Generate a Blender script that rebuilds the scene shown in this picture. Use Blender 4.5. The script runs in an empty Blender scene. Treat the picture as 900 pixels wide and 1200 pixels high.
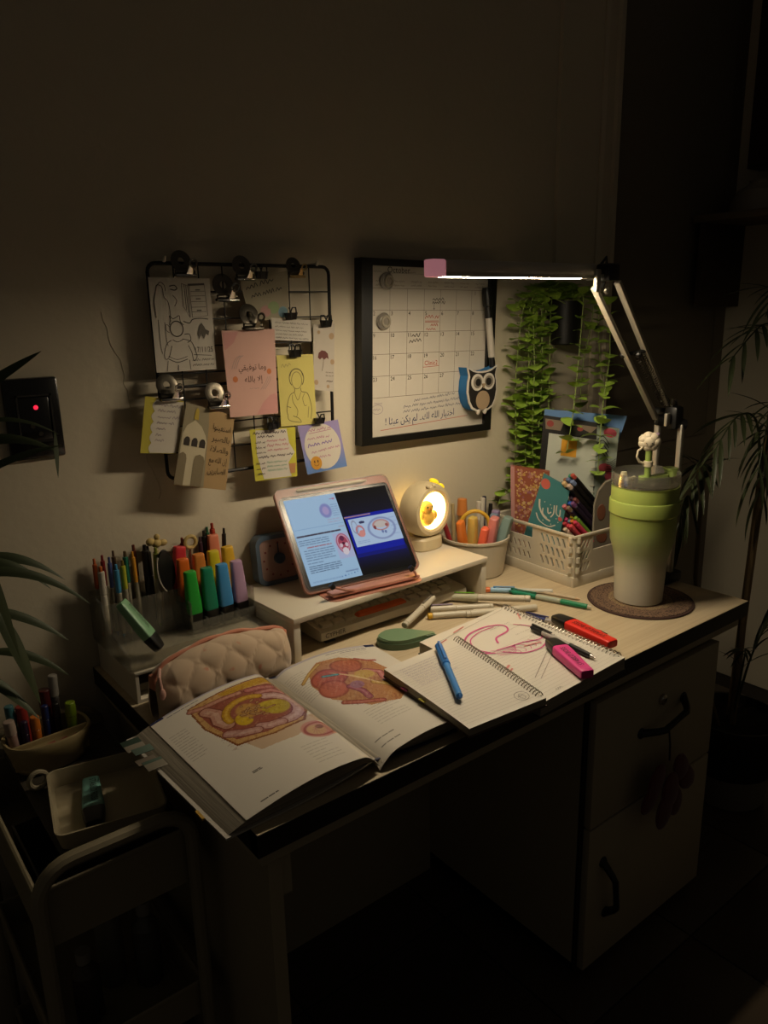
import bpy, bmesh, math, random, unicodedata
import numpy as np
from mathutils import Matrix, Vector
SC = bpy.context.scene
COL = SC.collection
PI = math.pi
random.seed(7)

# ---------------------------------------------------------------- camera, world, exposure
cam = bpy.data.cameras.new('camera')
cam.sensor_fit = 'VERTICAL'; cam.sensor_height = 36.0
cam.lens = 901.833/1200*36.0
cam.clip_start = 0.02; cam.clip_end = 50
camo = bpy.data.objects.new('camera', cam); COL.objects.link(camo)
def cam_matrix(pos, yaw, pitch, roll):
    f = Vector((math.sin(yaw)*math.cos(pitch), math.cos(yaw)*math.cos(pitch), -math.sin(pitch)))
    r = Vector((math.cos(yaw), -math.sin(yaw), 0)); u = r.cross(f)
    r2 = r*math.cos(roll)+u*math.sin(roll); u2 = -r*math.sin(roll)+u*math.cos(roll)
    return Matrix(((r2.x, u2.x, -f.x, pos[0]), (r2.y, u2.y, -f.y, pos[1]), (r2.z, u2.z, -f.z, pos[2]), (0, 0, 0, 1)))
camo.matrix_world = cam_matrix((-.396, -1.415, 1.414), .662, .257, -.021)
SC.camera = camo
wd = bpy.data.worlds.new('world'); SC.world = wd; wd.use_nodes = True
wd.node_tree.nodes['Background'].inputs[0].default_value = (.021, .018, .0138, 1)
wd.node_tree.nodes['Background'].inputs[1].default_value = 1.0
SC.view_settings.view_transform = 'Standard'; SC.view_settings.look = 'None'
SC.view_settings.gamma = 1; SC.view_settings.use_curve_mapping = False
SC.view_settings.exposure = 0.0
LAMP_STRENGTH = 240.0      # LED strip of the swing-arm lamp
LAMP_COLOR = (1.0, .83, .58)
NIGHT_STRENGTH = 6.0      # night light
SCREEN_STRENGTH = .62     # tablet display

# ---------------------------------------------------------------- materials
def lin(h):
    if isinstance(h, str):
        h = h.lstrip('#'); c = [int(h[i:i+2], 16)/255 for i in (0, 2, 4)]
    else: c = h
    return tuple((x/12.92 if x <= .04045 else ((x+.055)/1.055)**2.4) for x in c)
MATS = {}
def mat(name, col=None, rough=.55, metal=0, var=.08, scale=30, bump=0, bscale=None, emit=None, estr=0, coat=0, sheen=0):
    if name in MATS: return MATS[name]
    m = bpy.data.materials.new(name); m.use_nodes = True; MATS[name] = m
    nt = m.node_tree; b = nt.nodes['Principled BSDF']
    c = lin(col)
    b.inputs['Roughness'].default_value = rough; b.inputs['Metallic'].default_value = metal
    b.inputs['Coat Weight'].default_value = coat
    b.inputs['Sheen Weight'].default_value = sheen
    tc = nt.nodes.new('ShaderNodeTexCoord')
    if var > 0:
        n = nt.nodes.new('ShaderNodeTexNoise'); n.inputs['Scale'].default_value = scale; n.inputs['Detail'].default_value = 4
        nt.links.new(tc.outputs['Object'], n.inputs['Vector'])
        mx = nt.nodes.new('ShaderNodeMix'); mx.data_type = 'RGBA'
        mx.inputs['A'].default_value = tuple(x*(1-var) for x in c)+(1,)
        mx.inputs['B'].default_value = tuple(min(1, x*(1+var)) for x in c)+(1,)
        nt.links.new(n.outputs['Fac'], mx.inputs['Factor']); nt.links.new(mx.outputs['Result'], b.inputs['Base Color'])
    else: b.inputs['Base Color'].default_value = c+(1,)
    if bump:
        n2 = nt.nodes.new('ShaderNodeTexNoise'); n2.inputs['Scale'].default_value = bscale or scale*4; n2.inputs['Detail'].default_value = 5
        nt.links.new(tc.outputs['Object'], n2.inputs['Vector'])
        bp = nt.nodes.new('ShaderNodeBump'); bp.inputs['Strength'].default_value = bump; bp.inputs['Distance'].default_value = .002
        nt.links.new(n2.outputs['Fac'], bp.inputs['Height']); nt.links.new(bp.outputs['Normal'], b.inputs['Normal'])
    if emit:
        b.inputs['Emission Color'].default_value = lin(emit)+(1,) if isinstance(emit, str) else tuple(emit)+(1,)
        b.inputs['Emission Strength'].default_value = estr
    return m
def plain(h, rough=.4): return mat('plastic_'+h.strip('#')+('' if rough == .4 else '_%d' % int(rough*100)), h, rough, var=.05)
def inkm(h): return mat('ink_'+h.strip('#'), h, .7, var=0)
def attr_mat(name, rough=.45, emit=0, coat=0):
    if name in MATS: return MATS[name]
    m = bpy.data.materials.new(name); m.use_nodes = True; MATS[name] = m
    nt = m.node_tree; b = nt.nodes['Principled BSDF']; b.inputs['Roughness'].default_value = rough
    b.inputs['Coat Weight'].default_value = coat
    a = nt.nodes.new('ShaderNodeAttribute'); a.attribute_name = 'Print'
    if emit:
        b.inputs['Base Color'].default_value = (.01, .01, .01, 1); b.inputs['Specular IOR Level'].default_value = 0.0
        nt.links.new(a.outputs['Color'], b.inputs['Emission Color']); b.inputs['Emission Strength'].default_value = emit
    else: nt.links.new(a.outputs['Color'], b.inputs['Base Color'])
    return m
def clear_mat(name, tint=(.93, .93, .9), gloss=.10, rough=.05, haze=0):
    m = bpy.data.materials.new(name); m.use_nodes = True; MATS[name] = m
    nt = m.node_tree; nt.nodes.remove(nt.nodes['Principled BSDF']); out = nt.nodes['Material Output']
    t = nt.nodes.new('ShaderNodeBsdfTransparent'); t.inputs[0].default_value = tint+(1,)
    g = nt.nodes.new('ShaderNodeBsdfGlossy'); g.inputs['Roughness'].default_value = rough
    lw = nt.nodes.new('ShaderNodeLayerWeight'); lw.inputs['Blend'].default_value = .25
    ma = nt.nodes.new('ShaderNodeMath'); ma.operation = 'MULTIPLY_ADD'; ma.inputs[1].default_value = .5; ma.inputs[2].default_value = gloss
    nt.links.new(lw.outputs['Fresnel'], ma.inputs[0])
    mx = nt.nodes.new('ShaderNodeMixShader'); nt.links.new(ma.outputs[0], mx.inputs[0])
    nt.links.new(t.outputs[0], mx.inputs[1]); nt.links.new(g.outputs[0], mx.inputs[2]); nt.links.new(mx.outputs[0], out.inputs[0])
    if haze:
        df = nt.nodes.new('ShaderNodeBsdfDiffuse'); df.inputs[0].default_value = (.8, .78, .7, 1); m2 = nt.nodes.new('ShaderNodeMixShader'); m2.inputs[0].default_value = haze
        nt.links.new(mx.outputs[0], m2.inputs[1]); nt.links.new(df.outputs[0], m2.inputs[2]); nt.links.new(m2.outputs[0], out.inputs[0])
    return m
def stripe_mat(name, c1, c2, axis, scale, rough=.6, distort=0.5):
    # fine parallel lines (page edges, wood grain): a noise stretched along the other two axes
    m = bpy.data.materials.new(name); m.use_nodes = True; MATS[name] = m
    nt = m.node_tree; b = nt.nodes['Principled BSDF']; b.inputs['Roughness'].default_value = rough
    tc = nt.nodes.new('ShaderNodeTexCoord'); mp = nt.nodes.new('ShaderNodeMapping')
    s = [scale*.012*distort*2]*3; s[axis] = scale; mp.inputs['Scale'].default_value = s
    n = nt.nodes.new('ShaderNodeTexNoise'); n.inputs['Scale'].default_value = 1; n.inputs['Detail'].default_value = 6; n.inputs['Roughness'].default_value = .7
    cr = nt.nodes.new('ShaderNodeValToRGB'); cr.color_ramp.elements[0].position = .35; cr.color_ramp.elements[1].position = .65
    cr.color_ramp.elements[0].color = lin(c1)+(1,); cr.color_ramp.elements[1].color = lin(c2)+(1,)
    nt.links.new(tc.outputs['Object'], mp.inputs[0]); nt.links.new(mp.outputs[0], n.inputs['Vector'])
    nt.links.new(n.outputs['Fac'], cr.inputs[0]); nt.links.new(cr.outputs[0], b.inputs['Base Color'])
    return m
def gradient_mat(name, stops, axis=2, rough=.45, coat=0):
    # colour changes along one object axis (metres): stops = [(pos, colour)]
    m = bpy.data.materials.new(name); m.use_nodes = True; MATS[name] = m
    nt = m.node_tree; b = nt.nodes['Principled BSDF']; b.inputs['Roughness'].default_value = rough; b.inputs['Coat Weight'].default_value = coat
    tc = nt.nodes.new('ShaderNodeTexCoord'); sx = nt.nodes.new('ShaderNodeSeparateXYZ'); mr = nt.nodes.new('ShaderNodeMapRange')
    a, z = stops[0][0], stops[-1][0]; mr.inputs['From Min'].default_value = a; mr.inputs['From Max'].default_value = z
    cr = nt.nodes.new('ShaderNodeValToRGB')
    while len(cr.color_ramp.elements) < len(stops): cr.color_ramp.elements.new(.5)
    for e, (p, c) in zip(cr.color_ramp.elements, stops): e.position = (p-a)/(z-a); e.color = lin(c)+(1,)
    nt.links.new(tc.outputs['Object'], sx.inputs[0]); nt.links.new(sx.outputs[axis], mr.inputs['Value'])
    nt.links.new(mr.outputs[0], cr.inputs[0]); nt.links.new(cr.outputs[0], b.inputs['Base Color'])
    return m

# ---------------------------------------------------------------- objects
WM = {}
def tag(o, label=None, cat=None, group=None, kind=None):
    if label: o['label'] = label
    if cat: o['category'] = cat
    if group: o['group'] = group
    if kind: o['kind'] = kind
    return o
def thing(name, label, cat, loc=(0, 0, 0), rot=None, group=None, M=None):
    o = bpy.data.objects.new(name, None); COL.objects.link(o); o.empty_display_size = .03
    if M is None:
        M = Matrix.Translation(loc)
        if rot is not None: M = M @ (Matrix.Rotation(rot, 4, 'Z') if not isinstance(rot, Matrix) else rot)
    o.matrix_basis = M; WM[o] = M.copy()
    return tag(o, label, cat, group)
def along(p0, p1, roll=0):
    # matrix whose local z runs from p0 to p1; local x is kept as level as possible
    p0 = Vector(p0); z = (Vector(p1)-p0).normalized()
    up = Vector((0, 0, 1)) if abs(z.z) < .95 else Vector((0, -1, 0))
    x = up.cross(z).normalized(); y = z.cross(x)
    R = Matrix((x, y, z)).transposed().to_4x4()
    return Matrix.Translation(p0) @ R @ Matrix.Rotation(roll, 4, 'Z')
class MB:
    def __init__(s): s.v = []; s.f = []
    def add(s, vs, fs, M=None):
        o = len(s.v)
        s.v += [tuple(M @ Vector(p)) for p in vs] if M is not None else [tuple(p) for p in vs]
        s.f += [tuple(i+o for i in f) for f in fs]; return s
    def box(s, c, d, M=None, bev=0, seg=2):
        bm = bmesh.new(); bmesh.ops.create_cube(bm, size=1)
        for v in bm.verts: v.co = Vector((v.co.x*d[0]+c[0], v.co.y*d[1]+c[1], v.co.z*d[2]+c[2]))
        if bev: bmesh.ops.bevel(bm, geom=list(bm.edges), offset=min(bev, min(d)*.49), segments=seg, affect='EDGES', profile=.5)
        bm.verts.index_update(); s.add([v.co for v in bm.verts], [[v.index for v in f.verts] for f in bm.faces], M); bm.free(); return s
    def b2(s, a, b, M=None, bev=0):
        return s.box([(a[i]+b[i])/2 for i in range(3)], [abs(b[i]-a[i]) for i in range(3)], M, bev)
    def tube(s, path, r, n=8, closed=False, M=None):
        P = [Vector(p) for p in path]; m = len(P); rs = r if isinstance(r, (list, tuple)) else [r]*m
        vs = []; fs = []; ref = None
        for i in range(m):
            a = P[i-1] if (i > 0 or closed) else P[i]; b = P[(i+1) % m] if (i < m-1 or closed) else P[i]
            t = (b-a); t = t.normalized() if t.length > 1e-9 else Vector((0, 0, 1))
            if ref is None: ref = Vector((0, 0, 1)) if abs(t.z) < .9 else Vector((1, 0, 0))
            x = (ref-t*ref.dot(t)); x = x.normalized() if x.length > 1e-6 else t.orthogonal().normalized(); y = t.cross(x); ref = x
            for k in range(n):
                an = 2*PI*k/n; vs.append(P[i]+(x*math.cos(an)+y*math.sin(an))*rs[i])
        for i in range(m if closed else m-1):
            j = (i+1) % m
            for k in range(n): fs.append((i*n+k, i*n+(k+1) % n, j*n+(k+1) % n, j*n+k))
        if not closed: fs.append(tuple(range(n-1, -1, -1))); fs.append(tuple(range((m-1)*n, m*n)))
        return s.add(vs, fs, M)
    def lathe(s, prof, n=28, M=None, sx=1, sy=1, cap=True):
        vs = []; fs = []
        for (r, z) in prof:
            for k in range(n): an = 2*PI*k/n; vs.append((r*math.cos(an)*sx, r*math.sin(an)*sy, z))
        m = len(prof)
        for i in range(m-1):
            for k in range(n): fs.append((i*n+k, i*n+(k+1) % n, (i+1)*n+(k+1) % n, (i+1)*n+k))
        if cap and prof[0][0] > 1e-6: fs.append(tuple(range(n-1, -1, -1)))
        if cap and prof[-1][0] > 1e-6: fs.append(tuple(range((m-1)*n, m*n)))
        return s.add(vs, fs, M)
    def ell(s, c, r, nu=16, nv=10, M=None):
        pr = [(max(1e-7, math.sin(PI*i/nv)), -math.cos(PI*i/nv)) for i in range(nv+1)]
        vs = []; fs = []
        for (q, z) in pr:
            for k in range(nu): an = 2*PI*k/nu; vs.append((c[0]+q*math.cos(an)*r[0], c[1]+q*math.sin(an)*r[1], c[2]+z*r[2]))
        for i in range(nv):
            for k in range(nu): fs.append((i*nu+k, i*nu+(k+1) % nu, (i+1)*nu+(k+1) % nu, (i+1)*nu+k))
        return s.add(vs, fs, M)
    def prism(s, poly, z0, z1, M=None):
        n = len(poly); vs = [(x, y, z0) for x, y in poly]+[(x, y, z1) for x, y in poly]
        fs = [tuple(range(n-1, -1, -1)), tuple(range(n, 2*n))]+[(i, (i+1) % n, n+(i+1) % n, n+i) for i in range(n)]
        return s.add(vs, fs, M)
    def loft(s, secs, n=20, e=.45, M=None):
        # secs: (z, width, thickness[, cx, cy]) superellipse sections
        vs = []; fs = []
        for q in secs:
            z, w, t = q[:3]; cx, cy = (q[3], q[4]) if len(q) > 3 else (0, 0)
            for k in range(n):
                an = 2*PI*k/n; c, d = math.cos(an), math.sin(an)
                vs.append((cx+w/2*math.copysign(abs(c)**e, c), cy+t/2*math.copysign(abs(d)**e, d), z))
        m = len(secs)
        for i in range(m-1):
            for k in range(n): fs.append((i*n+k, i*n+(k+1) % n, (i+1)*n+(k+1) % n, (i+1)*n+k))
        fs.append(tuple(range(n-1, -1, -1))); fs.append(tuple(range((m-1)*n, m*n)))
        return s.add(vs, fs, M)
    def grid(s, fn, nu, nv, M=None, wrap=False):
        vs = [fn(i/nu, j/nv) for j in range(nv+1) for i in range(nu+1)]
        fs = [(j*(nu+1)+i, j*(nu+1)+i+1, (j+1)*(nu+1)+i+1, (j+1)*(nu+1)+i) for j in range(nv) for i in range(nu)]
        return s.add(vs, fs, M)
    def slab(s, fn, nu, nv, M=None):
        # fn(u, v, side) with side 0 = bottom, 1 = top: a closed curved sheet
        top = [fn(i/nu, j/nv, 1) for j in range(nv+1) for i in range(nu+1)]
        bot = [fn(i/nu, j/nv, 0) for j in range(nv+1) for i in range(nu+1)]
        N = len(top); w = nu+1; fs = []
        for j in range(nv):
            for i in range(nu):
                a = j*w+i; fs.append((a, a+w, a+w+1, a+1)); fs.append((N+a, N+a+1, N+a+w+1, N+a+w))
        for i in range(nu):
            fs.append((i, i+1, N+i+1, N+i)); a = nv*w+i; fs.append((a+1, a, N+a, N+a+1))
        for j in range(nv):
            a = j*w; fs.append((a+w, a, N+a, N+a+w)); a = j*w+nu; fs.append((a, a+w, N+a+w, N+a))
        return s.add(top+bot, fs, M)
    def mesh(s, name, m, ang=28):
        me = bpy.data.meshes.new(name); me.from_pydata(s.v, [], s.f); me.update()
        if m: me.materials.append(m)
        if ang:
            me.polygons.foreach_set('use_smooth', [True]*len(me.polygons)); me.set_sharp_from_angle(angle=math.radians(ang))
        return me
    def build(s, name, m, parent=None, ang=28, world=False, fix=True, **tg):
        if world and parent is not None:
            I = WM[parent].inverted(); s.v = [tuple(I @ Vector(p)) for p in s.v]
        me = s.mesh(name, m, ang)
        if fix:
            bm = bmesh.new(); bm.from_mesh(me); bmesh.ops.recalc_face_normals(bm, faces=bm.faces); bm.to_mesh(me); bm.free()
        o = bpy.data.objects.new(name, me); COL.objects.link(o)
        if parent is not None: o.parent = parent; WM[o] = WM[parent].copy()
        else: WM[o] = Matrix.Identity(4)
        return tag(o, **tg)
def inst(name, me, parent, M):
    # one more object that shares mesh data; M in the parent's space
    o = bpy.data.objects.new(name, me); COL.objects.link(o)
    if parent is not None: o.parent = parent
    o.matrix_basis = M; WM[o] = (WM[parent] @ M) if parent is not None else M.copy()
    return o
def plate(loops, depth, M=None):
    # flat plate with holes (first loop the outline), extruded by depth along z; returns MB
    cu = bpy.data.curves.new('tmp', 'CURVE'); cu.dimensions = '2D'; cu.fill_mode = 'BOTH'; cu.extrude = depth/2
    for lp in loops:
        sp = cu.splines.new('POLY'); sp.points.add(len(lp)-1); sp.use_cyclic_u = True
        for p, q in zip(sp.points, lp): p.co = (q[0], q[1], 0, 1)
    o = bpy.data.objects.new('tmp', cu); COL.objects.link(o)
    me = o.evaluated_get(bpy.context.evaluated_depsgraph_get()).to_mesh()
    b = MB(); b.add([v.co for v in me.vertices], [tuple(p.vertices) for p in me.polygons], M)
    bpy.data.objects.remove(o); bpy.data.curves.remove(cu)
    return b

# ---------------------------------------------------------------- lettering
FORMS = {}
for cp in range(0xFE80, 0xFEFD):
    d = unicodedata.decomposition(chr(cp)).split()
    if len(d) == 2: FORMS.setdefault(chr(int(d[1], 16)), {})[d[0].strip('<>')] = chr(cp)
def arabic(t):
    LIG = {'\ue000': ('\ufefb', '\ufefc'), '\ue002': ('\ufef9', '\ufefa')}
    t = t.replace('لا', '\ue000').replace('لإ', '\ue002')
    dual = lambda c: c in FORMS and 'initial' in FORMS[c]
    back = lambda c: c in LIG or (c in FORMS and 'final' in FORMS[c])
    out = []
    for i, c in enumerate(t):
        p = t[i-1] if i else ' '; nx = t[i+1] if i+1 < len(t) else ' '
        jp = dual(p) and back(c); jn = dual(c) and back(nx)
        if c in LIG: out.append(LIG[c][1 if jp else 0])
        elif c in FORMS: out.append(FORMS[c].get('medial' if jp and jn else 'final' if jp else 'initial' if jn else 'isolated', c))
        else: out.append(c)
    return ''.join(reversed(out))
GL = {}
def glyphs(t):
    if t in GL: return GL[t]
    cu = bpy.data.curves.new('tmp', 'FONT'); cu.body = t; cu.size = 1; cu.resolution_u = 2
    o = bpy.data.objects.new('tmp', cu); COL.objects.link(o)
    me = o.evaluated_get(bpy.context.evaluated_depsgraph_get()).to_mesh()
    vs = [(v.co.x, v.co.y) for v in me.vertices]; fs = [tuple(p.vertices) for p in me.polygons]
    x0 = min(v[0] for v in vs); x1 = max(v[0] for v in vs)
    GL[t] = ([(x-x0, y) for x, y in vs], fs, x1-x0)
    bpy.data.objects.remove(o); bpy.data.curves.remove(cu)
    return GL[t]

# ---------------------------------------------------------------- printing on sheets
class Sheet:
    # maps (x, y) in 0..1 (0,0 = top left) and a height above the surface to a point
    def __init__(s, c, W=None, H=None, bulge=0, fn=None):
        s.fn = fn; s.bulge = bulge
        if fn is None:
            s.c = [Vector(p) for p in c]
            s.n = (s.c[3]-s.c[0]).cross(s.c[1]-s.c[0]).normalized()
            W = W or (s.c[1]-s.c[0]).length; H = H or (s.c[3]-s.c[0]).length
        s.W, s.H = W, H
    def p(s, x, y, off=0):
        if s.fn: return s.fn(x, y, off)
        a, b, c, d = s.c
        return a*(1-x)*(1-y)+b*x*(1-y)+c*x*y+d*(1-x)*y+s.n*(off+s.bulge*(y**2))
STUFFY = {'handwriting', 'petal_print', 'dot_print', 'punch_holes', 'ruled_lines', 'stripe_print', 'calligraphy', 'print', 'highlighting', 'pencil_lines', 'drawing', 'feather', 'calendar_grid'}
class Ink:
    def __init__(s, sheet, layer=1, eps=.0005): s.s = sheet; s.off = layer*eps; s.b = MB()
    def stroke(s, pts, w):
        W, H = s.s.W, s.s.H; n = len(pts); vs = []
        for i, (x, y) in enumerate(pts):
            a = pts[max(i-1, 0)]; b = pts[min(i+1, n-1)]
            dx, dy = (b[0]-a[0])*W, (b[1]-a[1])*H; l = math.hypot(dx, dy) or 1
            ox, oy = -dy/l*w/2/W, dx/l*w/2/H
            vs.append(s.s.p(x+ox, y+oy, s.off)); vs.append(s.s.p(x-ox, y-oy, s.off))
        s.b.add(vs, [(2*i, 2*i+1, 2*i+3, 2*i+2) for i in range(n-1)]); return s
    def curve(s, pts, w, sub=5):
        # Catmull-Rom through the points
        P = [pts[0]]+list(pts)+[pts[-1]]; o = []
        for i in range(1, len(P)-2):
            for k in range(sub):
                t = k/sub; o.append(tuple(.5*(2*P[i][j]+(P[i+1][j]-P[i-1][j])*t+(2*P[i-1][j]-5*P[i][j]+4*P[i+1][j]-P[i+2][j])*t*t+(3*P[i][j]-P[i-1][j]-3*P[i+1][j]+P[i+2][j])*t**3) for j in (0, 1)))
        o.append(pts[-1]); return s.stroke(o, w)
    def loop(s, cx, cy, rx, ry, w, a0=0, a1=2*PI, n=22, rot=0):
        pts = []
        for i in range(n+1):
            a = a0+(a1-a0)*i/n; x, y = rx*math.cos(a), ry*math.sin(a)
            pts.append((cx+x*math.cos(rot)-y*math.sin(rot), cy+x*math.sin(rot)+y*math.cos(rot)))
        return s.stroke(pts, w)
    def poly(s, pts):
        n = len(pts); s.b.add([s.s.p(x, y, s.off) for x, y in pts], [tuple(range(n))]); return s
    def disc(s, cx, cy, rx, ry, n=20): return s.poly([(cx+rx*math.cos(2*PI*i/n), cy+ry*math.sin(2*PI*i/n)) for i in range(n)])
    def rect(s, x0, y0, x1, y1, n=1):
        k = 8 if s.s.fn else 1
        return s.poly([(x0+(x1-x0)*i/k, y0) for i in range(k+1)]+[(x1-(x1-x0)*i/k, y1) for i in range(k+1)])
    def scrawl(s, x0, y, x1, h, w, seed=0, y1=None):
        # unreadable handwriting: word-sized wiggles
        r = random.Random(seed); x = x0; y1 = y if y1 is None else y1
        sx = h*s.s.H/s.s.W
        while x < x1-sx:
            L = min(r.uniform(1.6, 4.2)*sx, x1-x); n = max(3, int(L/(sx*.42))); pts = []
            for i in range(n+1):
                xx = x+L*i/n; yy = y+(y1-y)*(xx-x0)/(x1-x0)
                pts.append((xx, yy+(r.uniform(-.55, -.1) if i % 2 else r.uniform(.1, .4))*h))
            s.curve(pts, w, 3); x += L+sx*.55
        return s
    def text(s, t, x, y, h, align='c', wmax=None, slope=0):
        # y = baseline, h = font size as a share of the sheet's height
        vs, fs, wid = glyphs(t); k = h*s.s.H/s.s.W; sx = k
        if wmax and wid*sx > wmax: sx = wmax/wid
        x0 = x-(wid*sx*{'c': .5, 'l': 0, 'r': 1}[align])
        s.b.add([s.s.p(x0+a*sx, y-b*h+slope*a*sx, s.off) for a, b in vs], fs); return s
    def build(s, name, m, parent, **k):
        if name in STUFFY: k['kind'] = 'stuff'
        return s.b.build(name, m, parent, ang=0, world=True, fix=False, **k)
def raster(sheet, img, off, nu=None, nv=None):
    # a fine printed surface: one small quad per print dot, colour stored per face
    H, Wd = img.shape[:2]; b = MB()
    vs = [sheet.p(i/Wd, j/H, off) for j in range(H+1) for i in range(Wd+1)]; w = Wd+1
    fs = [(j*w+i, (j+1)*w+i, (j+1)*w+i+1, j*w+i+1) for j in range(H) for i in range(Wd)]
    b.add(vs, fs); b.img = img; return b
def build_raster(b, name, m, parent):
    o = b.build(name, m, parent, ang=0, world=True, fix=False); me = o.data
    at = me.attributes.new('Print', 'FLOAT_COLOR', 'FACE')
    c = b.img.reshape(-1, 3); c = np.where(c <= .04045, c/12.92, ((c+.055)/1.055)**2.4)
    a = np.ones((len(c), 4), np.float32); a[:, :3] = c; at.data.foreach_set('color', a.ravel())
    me.polygons.foreach_set('use_smooth', [True]*len(me.polygons))
    return o
class Paint:
    def __init__(s, w, h, bg):
        s.w, s.h = w, h; s.a = np.zeros((h, w, 3)); s.a[:] = s.c(bg)
        s.X, s.Y = np.meshgrid((np.arange(w)+.5)/w, (np.arange(h)+.5)/h); s.rng = np.random.RandomState(3)
    def c(s, h): h = h.lstrip('#'); return np.array([int(h[i:i+2], 16)/255 for i in (0, 2, 4)])
    def noise(s, f, seed=0):
        r = np.random.RandomState(seed); o = 0
        for k in range(7):
            a, b, p = r.uniform(-f, f), r.uniform(-f, f), r.uniform(0, 6.28); o = o+np.sin(a*s.X*6.28+b*s.Y*6.28+p)
        return o/7
    def put(s, mask, col, al=1):
        m = np.clip(mask, 0, 1)[..., None]*al; s.a = s.a*(1-m)+s.c(col)*m; return s
    def blob(s, cx, cy, rx, ry, col, rot=0, wob=.15, seed=0, soft=.08, al=1, asp=None):
        asp = s.h/s.w; dx, dy = s.X-cx, (s.Y-cy)
        x = dx*math.cos(rot)+dy*math.sin(rot)*asp; y = (-dx*math.sin(rot)/asp+dy*math.cos(rot))
        d = np.sqrt((x/rx)**2+(y/ry)**2)+wob*s.noise(5, seed); return s.put((1-d)/soft+.5, col, al)
    def ring(s, cx, cy, rx, ry, col, wd=.08, rot=0, wob=.1, seed=0, al=1):
        asp = s.h/s.w; dx, dy = s.X-cx, (s.Y-cy)
        x = dx*math.cos(rot)+dy*math.sin(rot)*asp; y = (-dx*math.sin(rot)/asp+dy*math.cos(rot))
        d = np.sqrt((x/rx)**2+(y/ry)**2)+wob*s.noise(5, seed); return s.put(1.5-abs(d-1)/wd, col, al)
    def polyg(s, pts, col, al=1, soft=0):
        ins = np.zeros((s.h, s.w), bool); n = len(pts)
        for i in range(n):
            x1, y1 = pts[i]; x2, y2 = pts[(i+1) % n]
            if y1 == y2: continue
            cnd = ((s.Y < y1) != (s.Y < y2)) & (s.X < (x2-x1)*(s.Y-y1)/(y2-y1)+x1); ins ^= cnd
        return s.put(ins*1.0, col, al)
    def seg(s, x1, y1, x2, y2, w, col, al=1):
        asp = s.h/s.w; ax, ay, bx, by = x1, y1*asp, x2, y2*asp; X, Y = s.X, s.Y*asp
        L = (bx-ax)**2+(by-ay)**2 or 1e-9; t = np.clip(((X-ax)*(bx-ax)+(Y-ay)*(by-ay))/L, 0, 1)
        d = np.hypot(X-ax-t*(bx-ax), Y-ay-t*(by-ay)); return s.put((w/2-d)*s.w+.5, col, al)
    def lines(s, x0, y0, x1, y1, n, col, al=.6, seed=0, w=.004, ragged=.3):
        r = np.random.RandomState(seed)
        for i in range(n):
            y = y0+(y1-y0)*i/max(1, n-1); x = x0
            xe = x1-(x1-x0)*ragged*r.rand() if i % 4 == 3 else x1
            while x < xe:
                l = r.uniform(.02, .06); s.seg(x, y, min(x+l, xe), y, w, col, al); x += l+.012
        return s
# ================================================================ the room
M_wall = mat('wall_paint', '#c6bba4', .85, var=.05, scale=5, bump=.35, bscale=60)
M_trim = mat('trim_paint', '#c2b69f', .6, var=.04, scale=8)
M_door = mat('dark_door', '#6e6453', .55, var=.12, scale=4)
M_ceil = mat('ceiling_paint', '#a49a86', .9, var=.03)
def struct(name, b, m, **k):
    return b.build(name, m, None, kind='structure', **k)
wb = struct('wall_back', MB().b2((-1.7, .03, 0), (1.33, .15, 2.7)), M_wall)
crk = MB(); pts = []
r_ = random.Random(4)
for i in range(26):
    t = i/25; pts.append((.095+.075*t+r_.uniform(-.006, .006), .0295, 1.42-.36*t))
crk.tube(pts, .0007, 5)
o = crk.build('plaster_crack', M_wall, wb)
struct('trim_1', MB().b2((1.33, .018, 0), (1.50, .15, 2.7)), M_wall)
cas = MB()
prof = [(1.495, .03), (1.495, .012), (1.505, .006), (1.520, .006), (1.524, .012), (1.545, .012), (1.549, .002), (1.566, .002), (1.572, .010), (1.578, .016), (1.578, .10), (1.495, .10)]
cas.prism(prof, 0, 2.7)
struct('trim_2', cas, M_trim, ang=25)
dr = struct('door_1', MB().b2((1.578, .075, 0.005), (2.40, .12, 2.7)), M_door)
MB().b2((1.66, .068, .95), (2.26, .078, 2.45), bev=.004).build('door_panel', M_door, dr)
MB().b2((1.66, .068, .12), (2.26, .078, .85), bev=.004).build('door_panel', M_door, dr)
struct('wall_right', MB().b2((2.345, -3.2, 0), (2.45, .075, 2.7)), M_wall)
M_tile = mat('floor_tile', '#4a3f33', .35, var=.18, scale=6)
fl = struct('floor', MB().b2((-1.8, -3.3, -.06), (2.45, .15, -.004)), mat('floor_grout', '#2e2822', .9))
tm = MB().box((0, 0, -.004), (.396, .396, .008), bev=.002).mesh('tile', M_tile)
for i in range(10):
    for j in range(8): inst('tile', tm, fl, Matrix.Translation((-1.55+.4*i, .02-.2-.4*j+.1, 0)))

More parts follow.
